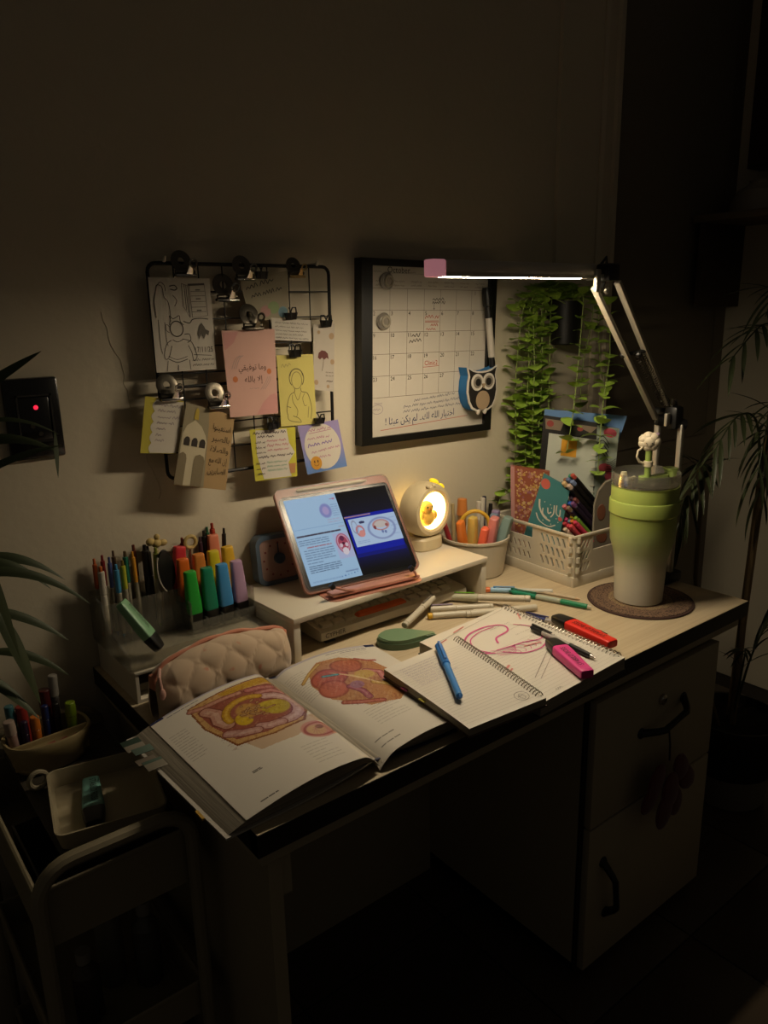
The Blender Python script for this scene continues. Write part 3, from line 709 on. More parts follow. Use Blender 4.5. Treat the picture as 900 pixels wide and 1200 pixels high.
k = Ink(board, 4); k.scrawl(.44, .292, .56, .026, .0016, 250); k.stroke([(.44, .315), (.56, .315)], .001); k.stroke([(.44, .322), (.56, .322)], .001); k.scrawl(.49, .34, .55, .022, .0014, 251); k.scrawl(.45, .365, .56, .022, .0014, 252)
k.text('Clinic2', .5, .585, .04, 'c', .13); k.stroke([(.43, .597), (.57, .592)], .001); k.stroke([(.08, .965), (.85, .93)], .0012); k.build('handwriting', inkm('#b0493a'), cal)
k = Ink(board, 4)
k.scrawl(.36, .80, .72, .022, .0011, 260, .775); k.scrawl(.27, .835, .78, .022, .0011, 261, .81); k.scrawl(.27, .865, .8, .022, .0011, 262, .845)
k.text(arabic('اختيار الله لك.. لم يكن عبثا !'), .42, .935, .062, 'c', .60, -.03)
k.build('handwriting', inkm('#2b355c'), cal)
k = Ink(board, 4); k.scrawl(.03, .80, .11, .016, .0007, 270); k.loop(.055, .835, .045, .028, .0008); k.scrawl(.02, .835, .095, .02, .0009, 271); k.build('handwriting', inkm('#7d6f86'), cal)
# clear magnets, marker and owl eraser on the board
M_clear = clear_mat('clear_plastic', (.82, .8, .76), .10, .1)
for (u, v, lb) in ((.115, .085, 'round clear magnet in the calendar header row'), (.095, .315, 'round clear magnet in the left calendar column under the header')):
    p = board.p(u, v, .0032); t = thing('board_magnet', lb, 'magnet', tuple(p), group='clear magnets on the calendar')
    Mr = Matrix.Rotation(PI/2, 4, 'X')
    MB().lathe([(.0001, 0), (.0185, 0), (.0195, .004), (.016, .009), (.012, .0105), (.0001, .0105)], 24, Mr).build('dome', mat('magnet_plastic', '#8f887c', .15, var=.02, coat=1), t)
    MB().lathe([(.008, .0103), (.0135, .0103), (.013, .0125), (.0085, .0125), (.008, .0103)], 24, Mr, cap=False).build('core', mat('magnet_core', '#a39a88', .3, .3), t)
p = Vector((1.034, -.012, 1.462)); q = Vector((1.060, -.012, 1.262))
t = thing('whiteboard_marker', 'black capped whiteboard marker fixed upright on the calendar right edge', 'marker', M=along(q, p))
L = (p-q).length
MB().lathe([(.0001, 0), (.006, 0), (.0075, .002), (.0075, .028), (.006, .03)], 14).build('end_plug', M_black, t)
MB().lathe([(.0085, .03), (.0085, .125), (.0075, .128)], 16).build('barrel', plain('#b9b1a4'), t)
MB().lathe([(.0095, .128), (.0095, .155), (.012, .158), (.012, L-.012), (.010, L), (.0001, L)], 16).build('cap', M_black, t)
M_oblue = mat('owl_blue_felt', '#2b6ea6', .85, var=.1, scale=60)
owl = thing('owl_eraser', 'owl shaped eraser with blue felt side on the lower right of calendar', 'eraser', (1.012, .009, 1.215))
half = [(0, -.052), (.02, -.054), (.036, -.046), (.046, -.03), (.052, -.005), (.050, .02), (.046, .035), (.052, .056), (.036, .048), (.018, .044), (0, .043)]
outl = half+[(-x, z) for x, z in half[-2:0:-1]]
Mo = Matrix.Translation((0, 0, 0)) @ Matrix.Rotation(PI/2, 4, 'X')
sc_ = lambda k, dx=0, dz=0: [(x*k+dx, z*k+dz) for x, z in outl]
MB().prism(sc_(1.0), 0, .030, Mo).build('felt_body', M_oblue, owl)
MB().prism(sc_(1.03), .030, .033, Mo).build('white_border', plain('#c9c2b6'), owl)
MB().prism(sc_(.93), .033, .0345, Mo).build('black_face', mat('owl_black', '#1c1815', .6), owl)
for sx in (-1, 1):
    e = MB().lathe([(.021, .0345), (.021, .0362), (.0001, .0362)], 20, Matrix.Translation((sx*.020, 0, .018)) @ Matrix.Rotation(PI/2, 4, 'X')).build('eye', plain('#c9c2b6'), owl)
    MB().lathe([(.015, .0362), (.015, .0368), (.0001, .0368)], 18, Matrix.Translation((sx*.020, 0, .018)) @ Matrix.Rotation(PI/2, 4, 'X')).build('iris', mat('owl_iris', '#7d7568', .5), e)
    MB().lathe([(.0095, .0368), (.0095, .0374), (.0001, .0374)], 16, Matrix.Translation((sx*.0185, 0, .018)) @ Matrix.Rotation(PI/2, 4, 'X')).build('pupil', mat('owl_black', '#1c1815'), e)
    MB().ell((sx*.012, -.030, -.056), (.006, .005, .009), 10, 8).build('foot', plain('#c9c2b6'), owl)
MB().lathe([(.024, .0345), (.024, .0358), (.0001, .0358)], 24, Matrix.Translation((0, 0, -.028)) @ Matrix.Rotation(PI/2, 4, 'X')).build('belly', mat('owl_tan', '#9a8468', .7), owl)
MB().prism([(-.006, .006), (.006, .006), (0, -.006)], .0362, .039, Matrix.Translation((0, 0, .008)) @ Matrix.Rotation(PI/2, 4, 'X')).build('beak', mat('owl_tan', '#9a8468'), owl)

# ================================================================ wall socket
so = thing('wall_socket', 'black wall socket plate with tiny red pilot light', 'socket', (-.048, .03, 1.242))
MB().box((0, -.006, 0), (.092, .012, .142), bev=.005).build('plate', mat('socket_black', '#0e0d0c', .25, coat=.5), so)
e = MB(); e.b2((-.028, -.017, -.038), (-.025, -.011, .042)); e.b2((.028, -.017, -.038), (.031, -.011, .042)); e.b2((-.028, -.017, .039), (.031, -.011, .042)); e.b2((-.028, -.017, -.041), (.031, -.011, -.038))
e.build('inner_frame', mat('socket_grey', '#2b2927', .35), so)
MB().box((0, -.0135, 0), (.052, .006, .076), bev=.003).build('insert', mat('socket_black', '#0e0d0c'), so)
for z in (-.012, -.026): MB().lathe([(.004, 0), (.004, .002), (.0001, .002)], 10, Matrix.Translation((.006*(1 if z < -.02 else -1), -.0164, z)) @ Matrix.Rotation(PI/2, 4, 'X')).build('pin_hole', M_gun, so)
MB().ell((.003, -.0172, .020), (.004, .002, .004), 10, 8).build('pilot_light', mat('pilot_red', '#ff2020', .4, var=0, emit=(1, .02, .06), estr=1.2), so)
# ================================================================ pens and highlighters (all lie or stand along local z)
def highlighter(label, p0, p1, col, roll=0, w=.034, t=.021, cap='#12100f', text=None, name='highlighter', group=None, tcol='#1a1614', sticker=None):
    M = along(p0, p1, roll); L = (Vector(p1)-Vector(p0)).length
    o = thing(name, label, 'highlighter', M=M, group=group)
    c = .27*L
    MB().loft([(0, w*.72, t*.72), (.004, w*.8, t*.82), (c*.85, w*.98, t*1.02), (c, w, t*1.04)], 20).build('cap', mat('cap_'+cap.strip('#'), cap, .4), o)
    MB().loft([(c, w*.94, t*.95), (c+.004, w*1.0, t), (c+.02, w*.98, t), (L*.94, w*.80, t*.84), (L-.002, w*.78, t*.80), (L, w*.70, t*.7)], 20).build('body', plain(col), o)
    if text:
        s = Sheet([(-w*.30, t*.5+.0006, L*.90), (-w*.34, t*.5+.0006, c+.012), (w*.1, t*.5+.0006, c+.012), (w*.1, t*.5+.0006, L*.90)])
        s.c = [M @ p for p in s.c]; s.n = (M.to_3x3() @ Vector((0, 1, 0)))
        k = Ink(s, 1); a = text.split('|')
        if len(a) == 1: k.text(a[0], .5, .88, 1.0, 'c', .96)
        else: k.text(a[0], .45, .34, .4, 'c', .8); k.text(a[1], .5, .95, .7, 'c', .95)
        k.build('lettering', inkm(tcol), o)
    return o
def pen(label, p0, p1, parts, name='pen', cat='pen', roll=0, group=None):
    # parts: (part name, z0, z1, r0, r1, colour) as shares of the length and metres of radius; 'clip' entries are flat strips
    M = along(p0, p1, roll); L = (Vector(p1)-Vector(p0)).length
    o = thing(name, label, cat, M=M, group=group)
    for (pn, z0, z1, r0, r1, col) in parts:
        m = col if not isinstance(col, str) else plain(col)
        if pn == 'clip':
            b = MB(); b.box((0, r0+.0022, L*(z0+z1)/2), (.0045, .0018, L*(z1-z0)), bev=.0006); b.box((0, r0+.0005, L*(z0 if r1 < 0 else z1)), (.0045, .005, .006), bev=.0006)
        else:
            e = min(.0012, r0*.3, r1*.3); b = MB().lathe([(.00001, L*z0), (max(r0-e, .0003), L*z0), (r0, L*z0+e), (r1, L*z1-e), (max(r1-e, .0003), L*z1), (.00001, L*z1)], 14)
        b.build(pn, m, o)
    return o
T = .75
HLT = 'STABILO BOSS'
highlighter('pink highlighter with black cap lying on the ruled notebook page', (.697, -.528, .7885), (.637, -.660, .7885), '#d63c86', text=HLT)
highlighter('red highlighter with black cap lying across the notebook spiral', (.828, -.432, .772), (.806, -.592, .772), '#d8281c', text=HLT, w=.036)
pen('black clear-barrel ballpoint pen beside the pink highlighter', (.711, -.622, .7825), (.728, -.450, .7845), [('tip', 0, .07, .0012, .004, M_chrome), ('grip', .07, .38, .005, .0062, '#14110f'), ('barrel', .38, .80, .0058, .0058, '#a9a29a'), ('cap', .80, .97, .0062, .0062, '#191614'), ('button', .97, 1, .003, .003, '#14110f'), ('clip', .66, .96, .0062, 1, '#14110f')], 'ballpoint_pen')
pen('blue capped slim pen lying on the top ruled notebook', (.385, -.602, .8068), (.492, -.432, .8075), [('tip', 0, .03, .002, .0045, '#1d5fa8'), ('barrel', .03, .60, .0060, .0062, '#2f7cc4'), ('cap', .60, 1, .0076, .0070, '#2470bd'), ('clip', .64, .98, .0072, 1, '#2470bd')], 'ballpoint_pen')
pen('clear pen with blue clip end and red grip behind red highlighter', (.868, -.535, .7565), (.815, -.352, .7565), [('tip', 0, .06, .0012, .004, M_chrome), ('grip', .06, .36, .0052, .0062, '#c02c24'), ('barrel', .36, .72, .0058, .0058, '#a59f9b'), ('cap', .72, .96, .0064, .0064, '#1e2a6a'), ('button', .96, 1, .0035, .003, '#1e2a6a'), ('clip', .68, .95, .0064, 1, '#1e2a6a')], 'ballpoint_pen')
pen('green click pen with clear barrel lying in front of the crate', (.962, -.425, .7575), (.900, -.232, .7575), [('tip', 0, .05, .0012, .004, '#c9c2b2'), ('grip', .05, .36, .0055, .0066, '#0f7a52'), ('barrel', .36, .66, .0060, .0060, '#9fa596'), ('cap', .66, .96, .0066, .0064, '#157a5c'), ('button', .96, 1, .0035, .003, '#0c5a44'), ('clip', .66, .96, .0066, 1, '#0f6a50')], 'ballpoint_pen')
pen('white and pale blue pen with orange end beside the riser', (.978, -.300, .757), (.865, -.186, .757), [('barrel', 0, .52, .0058, .0058, '#c2bdb2'), ('grip', .52, .92, .0062, .0062, '#8fb4d2'), ('button', .92, 1, .0064, .0064, '#cf6a33'), ('clip', .56, .86, .0062, 1, '#5b8fc0')], 'felt_pen')
pen('thin tan pencil lying behind the green click pen', (.990, -.372, .7543), (.952, -.262, .7543), [('tip', 0, .1, .0006, .0035, '#c8a888'), ('barrel', .1, 1, .0036, .0036, '#b7a68d')], 'pencil', 'pencil')
fl_w = '#c4bba8'
def fineliner(label, p0, p1, capc, endc, clipc=None, r=.0075):
    return pen(label, p0, p1, [('end_plug', 0, .06, r*.9, r*.95, endc), ('barrel', .06, .60, r*.92, r*.95, fl_w), ('cap', .60, 1, r*1.08, r, capc)]+([('clip', .64, .97, r*1.05, 1, clipc)] if clipc else []), 'marker_pen', 'marker')
fineliner('white brush marker with grey cap leaning from the green correction tape', (.556, -.254, .7725), (.696, -.188, .7800), fl_w, fl_w, '#6f675c')
fineliner('white marker with lilac clip in the pile behind the notebook', (.800, -.276, .7585), (.680, -.196, .7585), fl_w, fl_w, '#9b8ea3')
fineliner('white marker with yellow end cap in the pile behind the notebook', (.650, -.222, .7580), (.796, -.308, .7585), fl_w, '#cfa022', None)
fineliner('white marker with bright green cap clip behind the notebook', (.866, -.328, .7745), (.755, -.162, .760), '#b7b49c', fl_w, '#6fa82f', .0085)
fineliner('plain white marker lying nearest the notebook spiral end', (.720, -.270, .7585), (.868, -.344, .7585), fl_w, fl_w, None)

# correction tape
M_sage = mat('sage_plastic', '#6f8a6a', .4, var=.04)
ct = thing('correction_tape', 'sage green teardrop correction tape lying near the keyboard', 'correction tape', (.520, -.278, .75), -.55)
body = [(.045*math.cos(a), .034*math.sin(a)) for a in [PI*.32+(2*PI-.64*PI)*i/22 for i in range(23)]]+[(.060, -.012), (.082, -.006), (.082, .006), (.060, .012)]
b = MB()
for z0, z1, k in ((.003, .010, .96), (.012, .0205, .93)):
    bm = bmesh.new(); 
    bb = MB().prism([(x*k, y*k) for x, y in body], z0, z1)
    vs = [bm.verts.new(v) for v in bb.v]; [bm.faces.new([vs[i] for i in f]) for f in bb.f]
    bmesh.ops.bevel(bm, geom=[e for e in bm.edges if abs(e.verts[0].co.z-e.verts[1].co.z) < 1e-6], offset=.0022, segments=2, affect='EDGES')
    bm.verts.index_update(); b = MB().add([v.co for v in bm.verts], [[v.index for v in f.verts] for f in bm.faces]); bm.free()
    b.build('case_half', M_sage, ct)
MB().prism([(x*.985, y*.985) for x, y in body], .0, .0125).build('case_rim', mat('sage_dark', '#566e54', .45), ct)
MB().b2((.078, -.006, .004), (.094, .006, .012), bev=.002).build('tip', plain('#b9b3a2'), ct)

# ================================================================ riser, keyboard, tablet, night light, timer
rz = .844
riser = thing('desk_riser', 'white wooden desk riser shelf carrying the tablet', 'shelf', (.575, -.2, .75), .045)
b = MB().b2((-.268, -.012, .082), (.285, .215, .094), bev=.0015).build('top_board', M_white, riser)
MB().b2((.268, -.008, 0), (.284, .213, .082), bev=.001).build('side_board', M_white, riser)
MB().b2((-.267, -.008, 0), (-.251, .213, .082), bev=.001).build('side_board', M_white, riser)
# keyboard under it
kb = thing('keyboard', 'cream mechanical keyboard with orange space bar tucked under the riser', 'keyboard', (.600, -.183, .756), .0)
M_kb = mat('keyboard_cream', '#c8bfae', .5); M_key = mat('keycap_cream', '#c9c0b0', .55)
prof = [(0, .004), (0, .020), (.008, .024), (.14, .036), (.14, .0), (.004, 0)]
MB().prism([(y, z) for y, z in prof], -.205, .205, Matrix(((0, 0, 1, 0), (1, 0, 0, 0), (0, 1, 0, 0), (0, 0, 0, 1)))).build('case', M_kb, kb, ang=25)
kt = math.atan2(.012, .132)
def key(x, row, wd, m=M_key):
    y = .010+.0235*row; z = .022+.0235*row*math.tan(kt)
    b = MB(); b.loft([(0, wd, .021), (.007, wd*.93, .0185), (.009, wd*.88, .0165)], 16, .3, Matrix.Translation((x, y+.0105, z)) @ Matrix.Rotation(kt, 4, 'X'))
    b.build('keycap', m, kb)
x = -.195
for wd in (.028, .028, .028): key(x+wd/2, 0, wd); x += wd+.002
key(x+.071, 0, .142, mat('keycap_orange', '#d05f26', .5)); x += .146
for wd in (.03, .03, .03, .03): key(x+wd/2, 0, wd); x += wd+.002
for row in (1, 2, 3, 4):
    x = -.195
    while x < .185: key(x+.0115, row, .0225); x += .0245
s = Sheet([Vector((.400, -.1838, .775)), Vector((.480, -.1838, .775)), Vector((.480, -.1838, .761)), Vector((.400, -.1838, .761))]); s.n = Vector((0, -1, 0))
k = Ink(s, 1); k.text('CYPHER', .06, .82, 1.0, 'l', .85); k.build('lettering', inkm('#1c1815'), kb)

for x_ in (-.18, .18):
    for y_ in (.01, .125): MB().b2((x_-.012, y_-.006, -.006), (x_+.012, y_+.006, .0)).build('foot', M_black, kb)
# tablet on its stand
BL, BR = Vector((.392, -.147, .859)), Vector((.662, -.175, .859))
ex = (BR-BL).normalized(); hz = Vector((-ex.y, ex.x, 0)); ey = (hz*.135+Vector((0, 0, .185))).normalized(); ez = ex.cross(ey)
TM = Matrix((ex, ey, ez)).transposed().to_4x4(); TM.translation = BL
TW, TH = .272, .212
tab = thing('tablet', 'tablet in clear pink case showing anatomy pages on split screen', 'tablet', M=TM)
def rrect(x0, y0, x1, y1, r, n=5):
    o = []
    for cx, cy, a in ((x1-r, y1-r, 0), (x0+r, y1-r, PI/2), (x0+r, y0+r, PI), (x1-r, y0+r, 1.5*PI)):
        for i in range(n+1): an = a+PI/2*i/n; o.append((cx+r*math.cos(an), cy+r*math.sin(an)))
    return o
MB().prism(rrect(-.006, -.006, TW+.006, TH+.020, .016), -.012, -.004).build('case_back', mat('case_pink', '#a87c70', .65), tab)
plate([rrect(-.006, -.006, TW+.006, TH+.020, .016), rrect(.001, .001, TW-.001, TH-.001, .010)], .007, Matrix.Translation((0, 0, -.0015))).build('case_rim', clear_mat('case_clear', (.80, .72, .68), .03, .3), tab)
MB().prism(rrect(0, 0, TW, TH, .011), -.004, .0005).build('glass', mat('bezel_black', '#050507', .25), tab)
MB().tube([(.045, TH+.010, .002), (.05, TH+.010, .002), (.205, TH+.010, .002), (.222, TH+.010, .002)], [.002, .004, .004, .0015], 10).build('stylus', plain('#c9bfae'), tab)
# display: printed as light
W_, H_ = 180, 140
P = Paint(W_, H_, '#05060c')
P.polyg([(0, 0), (.485, 0), (.485, 1), (0, 1)], '#a9cdec')
P.put((P.X < .485)*1.0*(1-P.Y)*.5, '#c2d8f2', .6)
P.blob(.35, .19, .055, .085, '#8f96cf', wob=.08, soft=.2); P.blob(.35, .19, .03, .05, '#b6a8d8', soft=.3); P.lines(.41, .13, .47, .26, 6, '#6a7fae', .5, 1, .006); P.blob(.455, .06, .012, .012, '#c08aa8'); P.seg(.42, .06, .445, .06, .006, '#b07fa0'); P.lines(.34, .3, .45, .33, 2, '#c890a8', .6, 2, .005)
P.seg(.02, .36, .48, .36, .004, '#8fb0d8'); P.lines(.02, .44, .42, .44, 1, '#3a2c38', .95, 4, .013, 0); P.lines(.42, .40, .47, .40, 1, '#c08a9a', .6, 4, .006, 0)
P.lines(.02, .49, .29, .54, 3, '#3a4a68', .6, 5, .006); P.lines(.08, .575, .3, .575, 1, '#b0484c', .8, 6, .008, 0); P.lines(.04, .61, .31, .72, 5, '#3a4a68', .6, 7, .006); P.lines(.04, .755, .18, .755, 1, '#3a4a68', .6, 7, .006, 0); P.lines(.04, .79, .33, .86, 4, '#33435f', .75, 8, .006)
P.polyg([(.335, .47), (.485, .47), (.485, .77), (.335, .77)], '#b9c3e6')
P.blob(.41, .60, .062, .115, '#b04a62', wob=.06, soft=.12); P.ring(.41, .60, .05, .095, '#d8a4b8', .1); P.blob(.41, .54, .02, .03, '#6a2c50'); P.blob(.385, .62, .015, .025, '#e2cbd6'); P.blob(.437, .62, .015, .025, '#e2cbd6'); P.blob(.41, .69, .03, .045, '#e8dce4'); P.blob(.41, .6, .012, .018, '#501c38')
P.lines(.35, .92, .46, .92, 1, '#7088b0', .7, 9, .012, 0); P.lines(.03, .96, .3, .97, 2, '#7f9cc4', .5, 10, .006)
for i in range(6): P.blob(.30+.03*i, .965-.004*i, .006, .008, '#3a68b0', al=.9 if i in (1, 4) else .4)
P.polyg([(.5, .30), (.99, .30), (.99, .80), (.5, .80)], '#0a1fa8'); P.put(((P.X > .49)*(P.Y > .76)*(1-(P.Y-.76)/.2)).clip(0, 1), '#0a1470', .8); P.put(((P.X > .485)*(P.Y < .3)*(P.Y)/.3).clip(0, 1), '#0a1034', .7)
P.polyg([(.525, .345), (.995, .345), (.995, .68), (.525, .68)], '#bcd4f2')
P.lines(.5, .315, .75, .315, 1, '#b88a94', .95, 11, .014, 0)
P.ring(.82, .51, .13, .125, '#93a2cc', .08, wob=.05); P.blob(.82, .46, .07, .045, '#d8c4b4', wob=.2, al=.8); P.ring(.82, .47, .075, .06, '#c8908c', .12); P.blob(.755, .49, .014, .025, '#8a4448'); P.blob(.875, .48, .014, .02, '#a8605c'); P.blob(.815, .55, .012, .02, '#7888b8'); P.blob(.845, .56, .012, .02, '#7888b8')
P.ring(.605, .5, .035, .06, '#d07c80', .2, seed=4); P.ring(.565, .44, .025, .07, '#9aa0b8', .12, seed=5); P.blob(.615, .53, .028, .04, '#e49890', wob=.2); P.blob(.645, .4, .03, .018, '#3a3f66', wob=.2); P.lines(.55, .62, .66, .64, 2, '#7c90c0', .5, 12, .006); P.lines(.92, .4, .98, .6, 5, '#7c90c0', .5, 13, .005)
ds = Sheet([TM @ Vector((.008, TH-.008, .0)), TM @ Vector((TW-.008, TH-.008, 0)), TM @ Vector((TW-.008, .008, 0)), TM @ Vector((.008, .008, 0))]); ds.n = ez
build_raster(raster(ds, P.a, .0010), 'display', attr_mat('tablet_display', .06, SCREEN_STRENGTH), tab)
# stand
std = thing('tablet_stand', 'rose pink folding stand with two black tipped arms holding the tablet', 'stand', (.53, -.17, rz), math.atan2(ex.y, ex.x))
M_rose = mat('rose_metal', '#c28a78', .35, .25)
MB().prism(rrect(-.115, -.045, .115, .090, .02), 0, .002).build('base_plate', M_rose, std)
b = MB(); b.box((0, -.022, .010), (.215, .030, .008), Matrix.Rotation(.0, 4, 'X'), bev=.003); b.build('ledge', M_rose, std)
b = MB(); b.box((0, .058, .085), (.15, .006, .15), Matrix.Translation((0, .026, 0)) @ Matrix.Rotation(-.63, 4, 'X') @ Matrix.Translation((0, -.058, 0)), bev=.003); b.build('back_rest', M_rose, std)
for x0, x1 in ((-.055, -.105), (.098, .088)):
    MB().tube([(x0, -.034, .013), ((x0+x1)/2, -.040, .020), (x1, -.036, .030)], .0028, 8).build('arm', M_rose, std)
    MB().tube([(x1, -.036, .028), (x1-.006, -.034, .036)], .006, 10).build('rubber_tip', M_black, std)

# night light
nl = thing('night_light', 'cream round night light glowing yellow around a small chick figure', 'night light', (.800, -.040, rz))
M_cr = mat('nightlight_cream', '#c9b894', .45)
NLr = Matrix.Rotation(.10, 4, 'Z')
MB().loft([(0, .086, .066), (.003, .092, .070), (.026, .090, .068), (.034, .078, .058)], 28, .75, NLr).build('base', M_cr, nl)
Mn = NLr @ Matrix.Translation((0, 0, .098)) @ Matrix.Rotation(PI/2, 4, 'X')
R0 = .068
prof = [(.046, .030), (.052, .034), (.060, .033), (.066, .022), (R0, .0), (.064, -.022), (.050, -.032), (.0001, -.034)]
MB().lathe(prof, 40, Mn, cap=False).build('shell', M_cr, nl)
glow = mat('nightlight_glow', '#fff0b0', .5, var=0, emit=(1.0, .70, .22), estr=NIGHT_STRENGTH)
MB().lathe([(.046, .029), (.045, .010), (.038, -.006), (.0001, -.012)], 36, Mn, cap=False).build('glowing_bowl', glow, nl)
MB().lathe([(.0001, -.0345), (.040, -.0335), (.044, -.031)], 30, Mn, cap=False).build('back_glow', mat('nightlight_back', '#fff0b0', .5, var=0, emit=(1.0, .62, .12), estr=1.6), nl)
ch = MB(); ch.ell((-.012, -.018, .082), (.024, .018, .022)); ch.ell((-.016, -.022, .108), (.018, .016, .016)); ch.ell((-.034, -.02, .090), (.008, .01, .012)); ch.ell((.012, -.02, .084), (.009, .01, .012))
v = ch.build('chick', mat('chick_yellow', '#d8a83c', .6, emit=(1, .55, .1), estr=.12), nl); v.matrix_basis = NLr
MB().ell((-.019, -.038, .106), (.005, .004, .003), 10, 6).build('beak', mat('chick_beak', '#a8641c', .5), nl).matrix_basis = NLr
for sx in (-.026, -.010): MB().ell((sx, -.0365, .112), (.0022, .0015, .0025), 8, 6).build('eye', M_black, nl).matrix_basis = NLr
MB().ell((0, 0, 0), (.016, .009, .007), 14, 8).build('leaf', mat('leaf_yellow_glow', '#d8c020', .5, emit=(1, .75, .02), estr=.6), nl).matrix_basis = NLr @ Matrix.Translation((.030, -.006, .162)) @ Matrix.Rotation(.45, 4, 'Y')
b = MB().ell((0, 0, 0), (.010, .008, .006), 12, 8); b.build('leaf', MATS['leaf_yellow_glow'], nl).matrix_basis = NLr @ Matrix.Translation((.051, -.010, .147)) @ Matrix.Rotation(.85, 4, 'Y')
for sx in (-.018, .002): MB().ell((sx, -.030, .160), (.006, .006, .005), 10, 6).build('bump', M_cr, nl).matrix_basis = NLr

# timer
tm_ = thing('kitchen_timer', 'square blue timer with pale pink dial standing on the riser', 'timer', M=Matrix.Translation((.398, -.028, rz)) @ Matrix.Rotation(-.10, 4, 'Z') @ Matrix.Rotation(-.12, 4, 'X'))
M_tb = mat('timer_blue', '#4f6072', .45)
Rx = Matrix.Rotation(PI/2, 4, 'X')
MB().prism(rrect(-.052, 0, .052, .108, .02, 6), -.03, -.002, Rx).build('body', M_tb, tm_)
plate([rrect(-.052, 0, .052, .108, .02, 6), rrect(-.043, .009, .043, .099, .014, 6)], .006, Rx @ Matrix.Translation((0, 0, .001))).build('bezel', M_tb, tm_)
MB().prism(rrect(-.043, .009, .043, .099, .014, 6), -.002, .0006, Rx).build('dial', mat('timer_dial', '#a3847a', .5), tm_)
MB().lathe([(.012, .0006), (.012, .008), (.010, .010), (.0001, .010)], 24, Rx @ Matrix.Translation((0, .056, 0))).build('knob', mat('timer_navy', '#2b3f54', .4), tm_)
b = MB(); b.b2((-.0012, .066, .0007), (.0012, .090, .0016), Rx); b.build('hand', mat('timer_navy', '#2b3f54'), tm_)
b = MB()
for i in range(12):
    an = 2*PI*i/12; b.box((.035*math.sin(an), .054+.036*math.cos(an), .0012), (.004, .004, .0008), Rx)
b.build('dial_marks', mat('timer_mark', '#7a3434', .5), tm_)

# ================================================================ low white box with acrylic organiser
bx = thing('drawer_box', 'low white open-fronted box under the acrylic pen organiser', 'box', (.012, -.176, .75), .0)
Lx, Ly, Hz = .272, .198, .059
b = MB(); b.b2((0, 0, Hz-.006), (Lx, Ly, Hz), bev=.001); b.b2((0, .001, 0), (.006, Ly, Hz-.006)); b.b2((Lx-.006, .001, 0), (Lx, Ly, Hz-.006)); b.b2((.006, .001, 0), (Lx-.006, Ly, .006)); b.b2((.006, Ly-.006, .006), (Lx-.006, Ly, Hz-.006))
b.build('shell', M_white, bx)
dwr = MB(); dwr.b2((.009, .03, .008), (Lx-.009, Ly-.01, .012)); dwr.b2((.009, .03, .012), (Lx-.009, .034, .022)); dwr.build('drawer', mat('drawer_grey', '#8a8272', .6), bx)  # inner drawer in one even grey
OZ = .75+Hz+.0005
M_ac = clear_mat('acrylic', (.92, .91, .87), .06, .08, .05)
org = thing('acrylic_organizer', 'clear acrylic stepped organiser full of pens and highlighters', 'organizer', (.006, -.172, OZ))
t_ = .003
def wallb(a, b_, nm): MB().b2(a, b_).build(nm, M_ac, org, world=True)
x0, x1, y0, y1 = .006, .298, -.172, .024
wallb((x0, y0, OZ), (x1, y1, OZ+t_), 'floor_panel')
wallb((x0, y1-t_, OZ+t_), (x1, y1, OZ+.098), 'back_panel')
wallb((x0, y0, OZ+t_), (.160, y0+t_, OZ+.028), 'front_panel')
def sidep(x, prof, nm):
    MB().prism([(y, z) for y, z in prof], x, x+t_, Matrix(((0, 0, 1, 0), (1, 0, 0, 0), (0, 1, 0, 0), (0, 0, 0, 1)))).build(nm, M_ac, org, world=True)
sidep(x0, [(y0+t_, OZ+t_), (y0+t_, OZ+.028), (-.075, OZ+.045), (-.045, OZ+.092), (y1-t_, OZ+.098), (y1-t_, OZ+t_)], 'side_panel')
wallb((x0+t_, -.045, OZ+t_), (.160, -.042, OZ+.085), 'divider')
for xd in (.055, .105): wallb((xd, -.042, OZ+t_), (xd+t_, y1-t_, OZ+.075), 'divider')
wallb((.160, -.092, OZ+t_), (x1, -.089, OZ+.026), 'front_panel')
for i in range(5):
    xd = .160+.0338*i; wallb((xd, -.089, OZ+t_), (xd+t_, y1-t_, OZ+.026+(.04 if i in (0, 4) else .0)), 'divider')
wallb((.163, -.050, OZ+t_), (x1, -.047, OZ+.040), 'divider'); wallb((.163, -.012, OZ+t_), (x1, -.009, OZ+.060), 'divider')
# highlighters standing in the wells, cap down
hz0 = OZ+t_+.001
gs = 'highlighters standing in the acrylic organiser'
def hstand(label, x, y, z, col, lean=0, w=.029, tt=.02, top=None):
    highlighter(label, (x, y, z), (x+lean, y+.004, top or z+.118), col, w=w, t=tt, roll=PI, group=gs)
hstand('bright green highlighter, leftmost in the front row of wells', .1785, -.069, hz0, '#1f9a2f', -.004)
hstand('teal green highlighter, second in the front row of wells', .2125, -.069, hz0, '#0f7a5a', -.003)
hstand('sky blue highlighter, third in the front row of wells', .246, -.069, hz0, '#3b86c0', -.004)
hstand('lilac highlighter, rightmost in the front row of wells', .280, -.069, hz0, '#a888a8', -.006)
hstand('deep orange highlighter standing behind the bright green one', .1785, -.030, hz0+.015, '#d0641c', .0)
hstand('pale orange highlighter standing behind the teal one', .2125, -.030, hz0+.018, '#c97a34', .0)
hstand('lemon yellow highlighter standing behind the blue one', .246, -.030, hz0+.018, '#c9b822', -.002)
hstand('golden yellow highlighter standing behind the lilac one', .280, -.030, hz0+.020, '#d0a42c', -.004)
hstand('red highlighter standing in the back row of wells', .1785, .007, hz0+.03, '#c8343a', .012)
hstand('coral highlighter in the back row near the timer', .263, .007, hz0+.04, '#d07a5c', .0)
